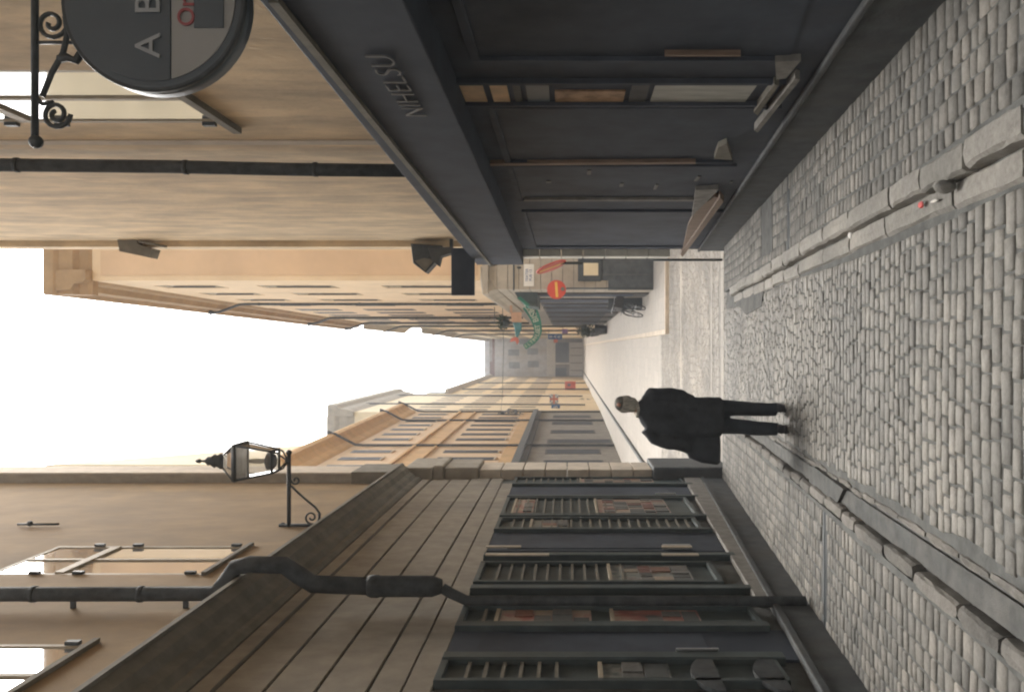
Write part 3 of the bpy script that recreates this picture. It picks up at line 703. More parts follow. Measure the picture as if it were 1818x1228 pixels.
mb = MB(); bx = P(62, 250, DS); mb.tube([bx, Vector((1.80, DS, bx.z))], .014, 8); mb.ball(P(64, 252, DS), .026); mb.lathe((1.79, DS, bx.z), [(.05, -.12), (.05, .12)], 8)
mb.tube([P(75, 172, DS), P(92, 130, DS), P(112, 95, DS), P(120, 60, DS), P(116, 30, DS)], .011, 7)
mb.tube(spiral(P(92, 42, DS), .06, .012, 0, -4.6 * pi / 1.5, (0, 0, -1), (1, 0, 0)), .009, 6)
mb.tube([P(62, 170, DS), P(75, 185, DS), P(95, 182, DS)], .009, 6)
mb.tube(spiral(P(100, 203, DS), .055, .012, pi, pi + 3.4 * pi, (0, 0, 1), (1, 0, 0)), .009, 6); mb.build('bracket', 'iron', t)
mb = MB()
for yy in (-60, 76): mb.tube([P(62, yy, DS), P(130 if yy < 0 else 150, yy, DS)], .007, 6)
mb.tube([P(104, 106, DS), P(120, 102, DS), P(135, 108, DS), P(148, 90, DS)], .016, 6); mb.build('hanger', 'iron', t)

# ------------------------------------------------------------------ lanterns
def lantern(name, label, base, s=1.0, arm=None, wall=None, group=None, parts=True, pole=None):
    """base: bottom centre of the glass body; arm: list of bracket points"""
    t = thing(name, label, 'street lamp', tuple(base), group); b = Vector(base)
    z = lambda h: b + Vector((0, 0, h * s))
    # glass body: square, wider at the top
    w0, w1, h = .13 * s, .21 * s, .42 * s
    mb = MB(); q = lambda w, zz: [b + Vector((sx * w, sy * w, zz)) for sx, sy in ((-1, -1), (1, -1), (1, 1), (-1, 1))]
    mb.hexa(*q(w0 * .93, .01), *q(w1 * .93, h - .01)); g = mb.build('lamp_glass', 'lamp_glass', t)
    mb = MB(); lo, hi = q(w0, 0), q(w1, h)
    for i in range(4):
        mb.tube([lo[i], hi[i]], .013 * s, 6); mb.tube([lo[i], lo[(i + 1) % 4]], .016 * s, 6); mb.tube([hi[i], hi[(i + 1) % 4]], .022 * s, 6)
    mb.build('cage', 'iron', t)
    mb = MB(); mb.lathe(z(.43), [(w1 * 1.36, 0), (w1 * 1.36, .03 * s)], 4); lo2, hi2 = q(w1 * .97, .44 * s), q(.085 * s, .60 * s); mid2 = q(w1 * .97, .53 * s)
    for i in range(4): mb.tube([lo2[i], hi2[i]], .013 * s, 6); mb.tube([lo2[i], lo2[(i + 1) % 4]], .02 * s, 6)
    rf_ = mb.build('roof_frame', 'iron', t); mb = MB(); mb.hexa(*q(w1 * .9, .46 * s), *q(.085 * s, .60 * s)); mb.build('roof_glass', 'lamp_glass', rf_)
    mb = MB(); mb.lathe(z(.62), [(.09 * s, 0), (.10 * s, .04 * s), (.07 * s, .09 * s), (.085 * s, .12 * s), (.05 * s, .17 * s), (.055 * s, .2 * s), (.018 * s, .24 * s), (.012 * s, .28 * s), (.028 * s, .30 * s), (.02 * s, .34 * s), (.003, .36 * s)], 12); mb.build('finial', 'iron', t)
    mb = MB(); mb.lathe(z(.02), [(.07 * s, -.02), (.10 * s, .02 * s), (.11 * s, .07 * s), (.05 * s, .1 * s)], 12); mb.build('burner', 'iron', g)
    mb = MB(); mb.lathe(z(.1), [(.028 * s, 0), (.034 * s, .12 * s), (.025 * s, .22 * s)], 10); mb.build('bulb', 'white_paint', g)
    mb = MB()
    for sx, sy in ((-1, -1), (1, -1), (1, 1), (-1, 1)): mb.tube([b + Vector((sx * w0, sy * w0, 0)), b + Vector((sx * w0 * .8, sy * w0 * .8, -.06 * s)), b + Vector((0, 0, -.15 * s))], .011 * s, 6)
    mb.ball(z(-.15), .035 * s); mb.build('cradle', 'iron', t)
    return t
DL = 10.3; lb = P(489, 818, DL)
t = lantern('wall_lantern', 'ornate black iron gas-style lantern on a scroll bracket from the near brown wall', lb, 1.0)
mb = MB(); zA = P(513, 818, DL).z; X0 = -2.18
mb.tube([(P(513, 806, DL).x, DL, zA), (X0, DL, zA)], .026, 8); mb.ball((P(513, 803, DL).x, DL, zA), .035)
mb.tube([WL.pt(DL, zA + .12, .02), WL.pt(DL, zA - .72, .02)], .02, 6, flat=1)
mb.tube([P(517, 862, DL), P(527, 872, DL), P(545, 888, DL), P(560, 900, DL), P(568, 912, DL), P(567, 922, DL)], .014, 7)
mb.tube(spiral(P(553, 918, DL), .098, .015, -.15 * pi, 3.0 * pi, (0, 0, -1), (-1, 0, 0)), .012, 6)
mb.tube(spiral(P(525, 852, DL), .055, .015, pi, -1.2 * pi, (0, 0, -1), (-1, 0, 0)), .011, 6)
mb.tube(spiral(P(503, 933, DL), .05, .02, -.4 * pi, .9 * pi, (0, 0, 1), (1, 0, 0)), .013, 6)
mb.build('bracket', 'iron', t)

# ------------------------------------------------------------------ houses beyond the square
def house(label, W, d0, d1, z0, zt, mat, rows, wd, pitch, first, zg=-1.2, base=None, basemat='far_stone', pane='dark_glass', frame='frame_paint', depth=.1, endwall=True, back=9, eave=None, eavemat='cornice_brown', sill=None, tr=True, roof=True):
    b = thing('house', label, 'house', (W.a + W.b * d0, d0, -1.18))
    holes = []; d = first
    while d + wd < d1 - .4:
        for (a, c) in rows: holes.append((d, d + wd, a, c))
        d += pitch
    mb = MB(); W.face(mb, d0, d1, z0, zt, holes, .2); mb.build('wall', mat, b)
    for h in holes: window(W, b, *h, frame=frame, pane=pane, transom=(h[2] + (h[3] - h[2]) * .62) if tr else None, depth=depth, fw=.06, sill=sill, po=-depth - .004)
    s = W.side; mb = MB()
    mb.hexa(W.pt(d0, -1.3, -.5), W.pt(d0, -1.3, -back), W.pt(d1, -1.3, -back), W.pt(d1, -1.3, -.5), W.pt(d0, zt, -.5), W.pt(d0, zt, -back), W.pt(d1, zt, -back), W.pt(d1, zt, -.5))
    mb.build('end_wall', mat, b)
    if eave:
        mb = MB(); pr = eave
        mb.prism([W.pt(d0 - .4, z, o) for z, o in pr] + [W.pt(d0 - .4, pr[-1][0], -.3), W.pt(d0 - .4, pr[0][0], -.3)], (W.b * (d1 - d0 + .4), d1 - d0 + .4, 0))
        e = mb.build('cornice', eavemat, b)
    if roof:
        zt2 = eave[-1][0] if eave else zt
        mb = MB(); mb.prism([W.pt(d0, zt2, .1), W.pt(d0, zt2 + .15, .1), W.pt(d0, zt2 + 2.0, -4), W.pt(d0, zt2, -back)], (W.b * (d1 - d0), d1 - d0, 0)); mb.build('roof', 'roof_metal', b)
    return b

# right: peach corner house (front face looks at us across the square)
WP = Wall(2.06 + .009 * 26, -.009, 1)
rowsP = [(5.3, 7.7), (9.3, 11.8), (13.1, 15.2)]
bp = thing('house', 'peach corner house across the square with heavy brown cornice and rusticated stone base', 'house', (2.06, 26, -1.18))
holes = [(d, d + 1.15, a, c) for d in (27.8, 31.2, 34.6, 38.2) for a, c in rowsP]
mb = MB(); WP.face(mb, 26.0, 41.2, 4.1, 16.7, holes, .2)
mb.quad((2.06, 25.992, 4.1), (12, 25.992, 4.1), (12, 25.992, 16.7), (2.06, 25.992, 16.7)); mb.build('wall', 'peach_light', bp)
mb = MB(); mb.box(2.22, 2.98, 25.975, 25.989, 4.3, 15.9); mb.build('front_panel', 'peach_plaster', bp)
for h in holes:
    f = window(WP, bp, *h, frame='frame_paint', pane='glass', transom=h[2] + 1.5, depth=.02, fw=.07)
    mb = MB(); a = WP.pt(h[0], h[2] + .03, .02); mb.box(a.x - .05, a.x, h[0] - .03, h[0], h[2] + .03, h[3] - .7); mb.build('open_casement', 'frame_dark', f)
mb = MB(); pr = [(16.15, .0), (16.25, .08), (16.5, .12), (16.6, .3), (17.0, .34), (17.1, .46), (17.4, .47)]
mb.prism([WP.pt(25.6, z, o) for z, o in pr] + [WP.pt(25.6, 17.4, -.3), WP.pt(25.6, 16.15, -.3)], (-.009 * 35.4, 35.4, 0))
mb.prism([(1.62, 26 - o, z) for z, o in pr] + [(1.62, 26.3, 17.4), (1.62, 26.3, 16.15)], (10.4, 0, 0))
mb.build('cornice', 'cornice_brown', bp)
mb = MB(); mb.prism([(1.75, 25.75, 17.4), (1.75, 25.75, 17.52), (3, 27.5, 18.3), (12, 27.5, 18.3), (12, 25.75, 17.4)], (0, 15, 0)); mb.build('roof', 'roof_metal', bp)
mb = MB(); mb.box(2.6, 12, 26.2, 41.2, -1.3, 17.0); mb.build('core_wall', 'peach_plaster', bp)
# rusticated base and its ledge
mb = MB(); z = 3.7
mb2 = MB(); mb2.box(1.80, 12, 25.83, 41.2, -1.3, 3.7); mb2.build('base_core', 'joint_pale', bp)
while z > -1.2: mb.box(1.775, 12, 25.8, 41.2, max(z - .325, -1.3), z - .014); z -= .335
mb.build('base_course', 'base_stone', bp, .006)
mb = MB(); mb.prism([(1.775, 25.8, 3.7), (1.72, 25.7, 3.9), (1.62, 25.6, 4.05), (1.62, 25.6, 4.12), (2.05, 25.98, 4.22), (2.5, 25.98, 4.22), (2.5, 25.8, 3.7)], (-.1, 16, 0))
mb.box(1.64, 12, 25.62, 25.985, 3.95, 4.12); mb.build('ledge', 'base_stone', bp, .01)
# dark shop opening, poster case, enamel plate
a, b = P(1066, 500, 25.79), P(1164, 458, 25.79); mb = MB(); mb.box(2.05, 12, 25.76, 25.85, -1.18, .52); mb.box(1.76, 2.05, 25.77, 25.85, -1.18, .3); mb.build('dark_panelling', 'plinth', bp)
mb = MB()
for k in range(5): mb.box(1.80 + k * .42, 1.815 + k * .42, 25.752, 25.762, -1.1, .48)
mb.build('panel_joint', 'joint', bp)
t = thing('poster_case', 'dark poster case with a cream sheet on the stone base across the square', 'notice board', tuple(P(1045, 477, 25.7)))
a, b = P(1026, 499, 25.7), P(1067, 457, 25.7); mb = MB(); mb.box(a.x, b.x, 25.68, 25.8, b.z, a.z); mb.build('case', 'iron', t, .01)
a, b = P(1036, 489, 25.7), P(1062, 467, 25.7); mb = MB(); mb.box(a.x, b.x, 25.66, 25.68, b.z, a.z); mb.build('sheet', 'cream_plaster', t)
t = thing('enamel_plate', 'white plate with faint blue lettering on the grooved stone base', 'sign', tuple(P(939, 488, 25.78)))
a, b = P(930, 508, 25.78), P(948, 469, 25.78); mb = MB(); mb.box(a.x, b.x, 25.77, 25.8, b.z, a.z); mb.build('plate', 'white_paint', t)
me = text('TEATER\nPUB 13', .115, 'sign_text_blue', depth=.003); place_mesh(me, 'lettering', basis((1, 0, 0), (0, 0, 1), (a + b) / 2 + Vector((0, -.018, 0))), t)
mb = MB(); mb.tube([P(918, 475, 25.7), P(925, 475, 25.7)], .03); mb.tube([P(912, 462, 25.75), P(912, 516, 25.75)], .025, 6); mb.build('conduit', 'iron', bp)
# pipes on the side wall
def wallpipe(W, d, ztop, zbot, out, parent, r=.055, o_e=.45):
    a = [W.pt(d, ztop + .05, o_e), W.pt(d, ztop - .25, o_e - .02), W.pt(d, ztop - 1.15, .1), W.pt(d, ztop - 1.5, .08), W.pt(d, zbot, .08)]
    mb = MB(); mb.tube(a, r, 8)
    for z in (ztop - 2, (ztop + zbot) / 2, zbot + 2): mb.lathe(W.pt(d, z, .08), [(r * 1.3, -.04), (r * 1.3, .04)], 8)
    mb.lathe(W.pt(d, ztop + .02, o_e), [(r, -.1), (r * 2.2, .12)], 8)
    mb.build('drainpipe', 'pipe', parent)
wallpipe(WP, 36.6, 16.9, 4.2, .1, bp); wallpipe(WP, 30.0, 16.9, 4.2, .1, bp, .001)
# no entry signs
def noentry(label, c, r, nrm, roll, mount):
    t = thing('no_entry_sign', label, 'road sign', tuple(c), 'no entry signs at the far side of the square')
    n = Vector(nrm).normalized(); q = n.to_track_quat('Z', 'Y').to_matrix().to_4x4() @ Matrix.Rotation(roll, 4, 'Z'); mt = Matrix.Translation(c) @ q
    def mk(mb, nm, mat):
        mb.v = [tuple(mt @ Vector(v)) for v in mb.v]; mb.build(nm, mat, t)
    mb = MB(); mb.lathe((0, 0, 0), [(r, -.012), (r, .004), (r * .97, .006)], 36); mk(mb, 'disc', 'sign_red')
    mb = MB(); mb.box(-r * .80, r * .80, -r * .13, r * .13, .0065, .010); mk(mb, 'bar', 'sign_yellow')
    mb = MB(); mb.tube(mount, .025, 8); mb.build('pole', 'iron', t)
    return t
c1 = P(988, 514, 25.4); noentry('red round no entry sign with yellow bar at the stone corner, facing us', c1, .285, (0, -1, 0), R(4), [P(1005, 512, 25.42), P(1160, 512, 25.42)])
mb = MB(); mb.lathe(P(999, 513, 25.37), [(.06, -.02), (.06, .02)], 12, 'Y'); o = mb.build('round_sticker', 'moulding'); tag(o, 'small grey disc stuck on the lower edge of the red no entry sign', 'sticker')
c2 = P(979, 474, 15.0); noentry('red round no entry sign seen almost edge-on beside the pale corner stones', c2, .285, (-.93, -.13, -.36), R(90), [P(984, 467, 15.02), P(1035, 467, 15.02)])
a, b = P(978, 463, 15.1), P(1026, 472, 15.1)

# next houses on the right
WP2 = Wall(1.95 + .009 * 41, -.009, 1)
h2 = house('pale cream house with brown cornice following the peach corner house', WP2, 41.3, 61, 4.1, 16.35, 'peach_light', rowsP, 1.1, 3.0, 42.4, depth=-.02, frame='frame_dark', pane='dark_glass', roof=True, back=8)
mb = MB(); mb.hexa(WP2.pt(41.3, -1.3, .12), WP2.pt(61, -1.3, .12), WP2.pt(61, -1.3, -.4), WP2.pt(41.3, -1.3, -.4), WP2.pt(41.3, 4.1, .12), WP2.pt(61, 4.1, .12), WP2.pt(61, 4.1, -.4), WP2.pt(41.3, 4.1, -.4)); mb.build('base', 'far_stone', h2)
for d in (50.5, 59): wallpipe(WP2, d, 16.9, 4.2, .1, h2, .07)
WP3 = Wall(2.0, -.003, 1)
for i, (a, b, zt, mt_, lb_) in enumerate(((61, 76, 16.2, 'cream_plaster', 'cream house with a low roof beyond the brown cornices on the right'), (76, 96, 14.6, 'peach_light', 'pale peach house in the middle distance on the right'), (96, 146, 15.4, 'cream_plaster', 'farthest pale house on the right, touching the end facade'))):
    hh = house(lb_, WP3, a + .1, b, -1.2, zt, mt_, [(3.9, 6.2), (7.6, 9.9), (11.2, 13.2)], 1.2, 3.2, a + 1.4, depth=-.02, eave=[(zt - .7, 0), (zt - .4, .15), (zt - .1, .45), (zt, .5)], eavemat=['base_stone', 'far_stone', 'base_stone'][i], back=8)
    wallpipe(WP3, a + 7, zt, 0, .1, hh, .08)
    mb = MB(); x_ = WP3.pt(a + 4, 0).x; mb.box(x_ + .3, x_ + 1.5, a + 3, a + 5, zt, zt + 1.6); mb.prism([(x_ + .2, a + 2.9, zt + 1.6), (x_ + 1.6, a + 2.9, zt + 1.6), (x_ + .9, a + 2.9, zt + 2.2)], (0, 2.2, 0)); mb.build('dormer', 'roof_metal', hh)
    mb = MB(); mb.box(x_ + 1.2, x_ + 2.0, b - 4, b - 3, zt + .6, zt + 3.0); mb.build('chimney', 'far_stone', hh)

# left: orange house
WO = Wall(-6.279, .019, -1)
eO = [(13.3, .02), (13.45, .12), (13.75, .22), (14.0, .42), (14.15, .66), (14.35, .72), (14.5, .72)]
ho = house('orange and cream house with cove cornice and dark windows, beyond the near left corner', WO, 37.5, 66, 3.5, 13.6, 'peach_light', [(5.15, 8.0), (10.7, 12.8)], .85, 2.48, 38.8, pane='dark_glass', frame='frame_dark', depth=-.03, eave=eO, eavemat='orange_plaster', sill='pale_stone', back=10)
mb = MB()
for z0, z1, o in ((8.62, 8.75, .10), (8.75, 9.75, .05), (9.75, 9.9, .14)): mb.hexa(*[WO.pt(d, z, oo) for z in (z0, z1) for d, oo in ((37.5, 0), (66, 0), (66, o), (37.5, o))])
for z0, z1, o in ((4.15, 4.85, .06),): mb.hexa(*[WO.pt(d, z, oo) for z in (z0, z1) for d, oo in ((37.5, 0), (66, 0), (66, o), (37.5, o))])
mb.build('string_course', 'orange_plaster', ho)
mb = MB()
for z0, z1, o in ((3.5, 3.8, .12), (3.8, 4.15, .25)): mb.hexa(*[WO.pt(d, z, oo) for z in (z0, z1) for d, oo in ((37.4, 0), (66, 0), (66, o), (37.4, o))])
mb.build('shop_cornice', 'plinth', ho)
mb = MB(); gh = [(39.5, 41.2, -.2, 2.7), (43.4, 45.0, -.2, 2.7), (47.6, 49.2, -1.0, 2.7), (52.2, 53.8, -.2, 2.6), (57, 58.8, -.2, 2.6), (61.5, 63.3, -.2, 2.6)]
WO.face(mb, 37.5, 66, -1.3, 3.5, gh, .25); mb.build('ground_floor_wall', 'far_stone', ho)
for g in gh: window(WO, ho, *g, frame='frame_dark', pane='dark_glass', depth=-.02, fw=.09, po=.015)
for d in (46.0, 59.0, 65.4): 
    a = [WO.pt(d, 14.5, .75), WO.pt(d, 14.2, .72), WO.pt(d, 13.1, .14), WO.pt(d, 12.6, .1), WO.pt(d, -1, .1)]
    mb = MB(); mb.tube(a, .07, 8); mb.lathe(WO.pt(d, 14.45, .76), [(.07, -.1), (.17, .15)], 8); mb.build('drainpipe', 'pipe', ho)
# pale gable over its near end
mb = MB(); mb.prism([WO.pt(38, 14.3, .3), WO.pt(38, 25, .3), WO.pt(41, 20.6, .3), WO.pt(45.2, 14.6, .3)], (-6, 0, 0)); mb.build('gable', 'cream_plaster', ho)
# left: tall cream house behind
WC = Wall(-5.02, 0, -1)
hc = house('taller cream house with grey cornice rising behind the orange one', WC, 66.1, 92, -1.2, 18.9, 'cream_plaster', [(4.2, 6.4), (8.0, 10.3), (11.8, 14.0)], 1.0, 3.0, 68, pane='dark_glass', depth=-.02, eave=[(18.2, .02), (18.7, .2), (19.3, .3), (19.6, .55), (20.2, .6)], eavemat='base_stone', back=9, roof=False)
mb = MB(); mb.prism([(-5.3, 66.1 - o, z) for z, o in ((18.2, .02), (18.7, .2), (19.3, .3), (19.6, .55), (20.2, .6), (20.2, -.4), (18.2, -.4))], (-8, 0, 0)); mb.build('side_cornice', 'base_stone', hc)
for d in (73.0, 86): mb = MB(); mb.tube([WC.pt(d, 19, .2), WC.pt(d, 0, .1)], .07, 6); mb.build('drainpipe', 'pipe', hc)
hy = house('yellow house with pale window bands at the left end of the street', Wall(-5.0, 0, -1), 92.1, 146, -1.2, 14.3, 'yellow_plaster', [(4.0, 6.4), (7.8, 10.0), (11, 13)], 1.2, 3.4, 93.5, pane='dark_glass', depth=-.02, eave=[(14.2, .05), (14.5, .4), (14.8, .5)], eavemat='base_stone', back=9)
mb = MB(); mb.box(-6.4, -5.1, 95, 97, 14.6, 17.4); mb.box(-6.2, -5.2, 108, 110, 14.6, 17.0); mb.build('chimney', 'roof_metal', hy)
for d in (100, 118): mb = MB(); mb.tube([(-4.9, d, 14), (-4.9, d, -1)], .08, 6); mb.build('drainpipe', 'pipe', hy)
# end of the street
he = thing('building', 'hazy grey facade closing the far end of the street, red strip under its roof', 'building', (-1.6, 146, -1.18))
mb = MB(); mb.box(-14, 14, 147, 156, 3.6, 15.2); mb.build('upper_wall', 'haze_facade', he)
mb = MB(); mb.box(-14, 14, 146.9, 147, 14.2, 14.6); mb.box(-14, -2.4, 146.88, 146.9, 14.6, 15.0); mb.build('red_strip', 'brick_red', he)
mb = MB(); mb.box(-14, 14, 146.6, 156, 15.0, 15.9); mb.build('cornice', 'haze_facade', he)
mb = MB(); mb.box(-14, 14, 146.5, 147, 3.6, 5.1); mb.build('white_band', 'white_paint', he)
mb = MB(); mb.box(-14, 14, 147, 156, -1.3, 3.6); mb.build('ground_floor', 'far_stone', he)
for a_, b_, z0, z1 in ((-2.6, .9, 1.3, 3.6), (-4.9, -3.5, 1.7, 3.6)):
    mb = MB(); mb.box(a_, b_, 146.9, 147, z0, z1); o = mb.build('shop_window', 'sign_dark', he)
mb = MB(); mb.box(-2.9, -2.6, 146.8, 147, 1, 3.6); mb.box(-4.9, .9, 146.7, 147, -1.18, 1.2); mb.build('white_front', 'white_paint', he)
for k in range(4): mb = MB(); mb.box(-4 + k * 1.3, -3.9 + k * 1.3, 146.68, 146.7, -1.1, 1.0); mb.build('front_joint', 'moulding', he)
for k, (x_, z_) in enumerate(((-3.4, 6.5), (-1.2, 6.6), (-3.6, 9.8), (-1.4, 9.9), (.6, 8))):
    mb = MB(); mb.box(x_, x_ + 1.1, 146.93, 147, z_, z_ + 1.9); mb.build('window', 'window_blue', he)

# ------------------------------------------------------------------ street clutter beyond
WQ = Wall(1.775, 0, 1)
# shop posts and dark shopfronts along the right side base
k = 0
for (d0_, d1_, z0, z1) in ((27.2, 28.6, -1.1, 2.7), (30.2, 32.4, -1.1, 2.7), (33.6, 35.6, -.6, 2.6), (36.8, 40.6, -1.1, 2.6)):
    mb = MB(); WQ.box(mb, d0_, d1_, z0, z1, 0, .05); f = mb.build('shop_window', 'frame_dark', bp); mb = MB(); WQ.box(mb, d0_ + .1, d1_ - .1, z0 + .5, z1 - .1, .05, .06); mb.build('pane', 'dark_glass', f)
for (d0_, d1_) in ((42.5, 46), (47.5, 52), (54, 59.5)):
    mb = MB(); WP2.box(mb, d0_, d1_, -1.0, 2.6, .12, .2); f = mb.build('shop_window', 'frame_dark', h2); mb = MB(); WP2.box(mb, d0_ + .1, d1_ - .1, -.4, 2.5, .2, .21); mb.build('pane', 'dark_glass', f)
# green awning from the side wall
t = thing('awning', 'dark green awning on the side wall just behind the no entry sign', 'awning', (1.5, 27, 3))
mb = MB(); a, b, c_, d_ = P(912, 516, 27), P(921, 532, 27), P(955, 545, 27), P(955, 516, 27)
mb.prism([a, b, P(935, 542, 27), c_, d_], (0, 2.2, 0)); mb.build('canopy', 'dark_green', t)
mb = MB(); mb.prism([P(918, 529, 26.99), P(935, 543, 26.99), P(941, 541, 26.99), P(924, 526, 26.99)], (0, 2.2, 0)); mb.build('valance', 'teal_pale' if 'teal_pale' in M else 'banner_green', t)
# curved green ribbon with letters
t = thing('ribbon_sign', 'green curved ribbon sign with pale lettering hanging over the far street', 'sign', tuple(P(945, 575, 30)))
ctl = [(936, 541, 17), (944, 552, 17), (950, 564, 15), (954, 578, 13), (955, 590, 11), (951, 600, 9.5), (943, 608, 9), (931, 616, 8)]
DR = 30.0; mb = MB(); L_, R_ = [], []
import bisect
def interp(tt):
    x = tt * (len(ctl) - 1); i = min(int(x), len(ctl) - 2); f = x - i
    p0 = ctl[max(i - 1, 0)]; p1 = ctl[i]; p2 = ctl[i + 1]; p3 = ctl[min(i + 2, len(ctl) - 1)]
    return [0.5 * (2 * p1[k] + (p2[k] - p0[k]) * f + (2 * p0[k] - 5 * p1[k] + 4 * p2[k] - p3[k]) * f * f + (3 * p1[k] - p0[k] - 3 * p2[k] + p3[k]) * f ** 3) for k in range(3)]
n = 32; sp = [interp(i / n) for i in range(n + 1)]
for i in range(n + 1):
    a = sp[max(i - 1, 0)]; b = sp[min(i + 1, n)]; tx, ty = b[0] - a[0], b[1] - a[1]; l = math.hypot(tx, ty); nx, ny = -ty / l, tx / l
    x, y, wd = sp[i]; L_.append(P(x + nx * wd / 1.7, y + ny * wd / 1.7, DR)); R_.append(P(x - nx * wd / 1.7, y - ny * wd / 1.7, DR))
for i in range(n): mb.hexa(L_[i], L_[i + 1], R_[i + 1], R_[i], *[p + Vector((0, .04, 0)) for p in (L_[i], L_[i + 1], R_[i + 1], R_[i])])
rb = mb.build('ribbon', 'banner_green', t)
word = 'SLTINHUSET BISTRO'
for i, ch in enumerate(word):
    if ch == ' ': continue
    tt = 1 - (i + .7) / (len(word) + .4); x, y, wd = interp(tt); x2, y2, _ = interp(max(0, tt - .02)); x3, y3, _ = interp(min(1, tt + .02))
    xa = P(x2, y2, DR) - P(x3, y3, DR); xa.normalize(); ya = Vector((-xa.z, 0, xa.x))
    if ya.z < 0: ya = -ya
    me = text(ch, wd * .0195, 'banner_letters', depth=.003, bold=.004); place_mesh(me, 'letter', basis(xa, ya, P(x, y, DR) + Vector((0, -.01, 0))), rb)
mb = MB(); mb.tube([P(930, 520, DR), P(936, 545, DR)], .02); mb.tube([P(950, 524, DR), P(950, 560, DR)], .02); mb.build('bracket', 'iron', t)
# fish sign with peach board
t = thing('fish_sign', 'teal fish with red tail hanging beside a peach board above the far street', 'sign', tuple(P(915, 580, 34)))
DFs = 34.0
mb = MB(); mb.prism([P(907, 554, DFs), P(926, 554, DFs), P(926, 572, DFs), P(909, 572, DFs)], (0, .06, 0)); mb.build('board', 'peach_board', t)
mb = MB(); mb.prism([P(905, 538, DFs), P(909, 538, DFs), P(910, 555, DFs), P(905, 555, DFs)], (0, .05, 0)); mb.build('arm', 'peach_board', t)
mb = MB(); mb.prism([P(910, 572, DFs), P(926, 572, DFs), P(926, 584, DFs), P(921, 596, DFs), P(917, 602, DFs), P(915, 594, DFs), P(913, 582, DFs)], (0, .10, 0)); mb.build('fish_body', 'teal', t, .02)
mb = MB(); mb.prism([P(915, 598, DFs), P(919, 599, DFs), P(922, 606, DFs), P(918, 612, DFs), P(915, 605, DFs), P(905, 607, DFs), P(908, 600, DFs)], (0, .05, 0)); mb.build('fish_tail', 'coral', t)
# round bushy basket
def foliage(c, r, n, size, mat='leaf_dark', name='foliage', parent=None):
    mb = MB(); c = Vector(c)
    for _ in range(n):
        v = Vector((random.gauss(0, 1), random.gauss(0, 1), random.gauss(0, 1))).normalized() * random.uniform(.4, 1.05); p = c + Vector((v.x * r[0], v.y * r[1], v.z * r[2]))
        a = Vector((random.gauss(0, 1), random.gauss(0, 1), random.gauss(0, 1))).normalized(); b = a.orthogonal().normalized(); s_ = size * random.uniform(.6, 1.3)
        mb.quad(p - a * s_, p + b * s_ * .5, p + a * s_, p - b * s_ * .5)
    return mb.build(name, mat, parent, fix=False)
t = thing('hanging_basket', 'dark round hanging plant basket on the far right wall left of the fish sign', 'basket', tuple(P(893, 570, 36)))
foliage(P(893, 572, 36), (.34, .3, .26), 260, .07, parent=t)
mb = MB(); mb.lathe(P(903, 572, 36), [(.08, -.02), (.24, .18), (.26, .2)], 14); mb.tube([P(870, 572, 36), P(895, 572, 36)], .012); mb.tube([P(878, 545, 36), P(878, 575, 36)], .015); mb.build('basket', 'iron', t)
t = thing('span_wire', 'thin dark wire stretched across the far street past the basket', 'wire', tuple(P(893, 600, 36)))
mb = MB(); mb.tube([P(892, 540, 36), P(894, 610, 36), P(892, 700, 52), P(889, 735, 62)], .012, 6); mb.build('wire', 'iron', t)
# small coloured shop signs
def board(name, label, x0, y0, x1, y1, d, mat, txt=None, tm='banner_letters', ts=.3):
    a, b = P(x0, y1, d), P(x1, y0, d); t = thing(name, label, 'sign', tuple((a + b) / 2)); mb = MB(); mb.box(a.x, b.x, d, d + .08, b.z, a.z); o = mb.build('board', mat, t, .01)
    mb = MB(); mb.tube([(b.x, d + .04, a.z - .05), (b.x + .35 * (1 if x0 and y0 < 617 else -1), d + .04, a.z - .05)], .02); mb.build('arm', 'iron', t)
    if txt: me = text(txt, ts, tm, depth=.005, bold=.008); place_mesh(me, 'lettering', basis((1, 0, 0), (0, 0, 1), (a + b) / 2 + Vector((0, -.02 - .04, 0))), o)
    return t
board('shop_sign', 'blue projecting shop sign with white letters on the far right', 973, 593, 998, 602, 62, 'sign_blue', 'B\nA\nR', 'white_paint', .3)
board('shop_sign', 'small purple sign just above the blue one on the far right', 998, 584, 1008, 592, 58, 'purple')
board('shop_sign', 'dark blue sign with a white mark hanging over the left shops', 979, 718, 994, 734, 70, 'sign_blue', '2B', 'white_paint', .5)
board('shop_sign', 'black square sign next to the blue one on the left side', 996, 722, 1012, 733, 72, 'iron')
board('shop_sign', 'pink round-cornered sign under the blue sign on the far right', 983, 602, 990, 608, 70, 'coral')
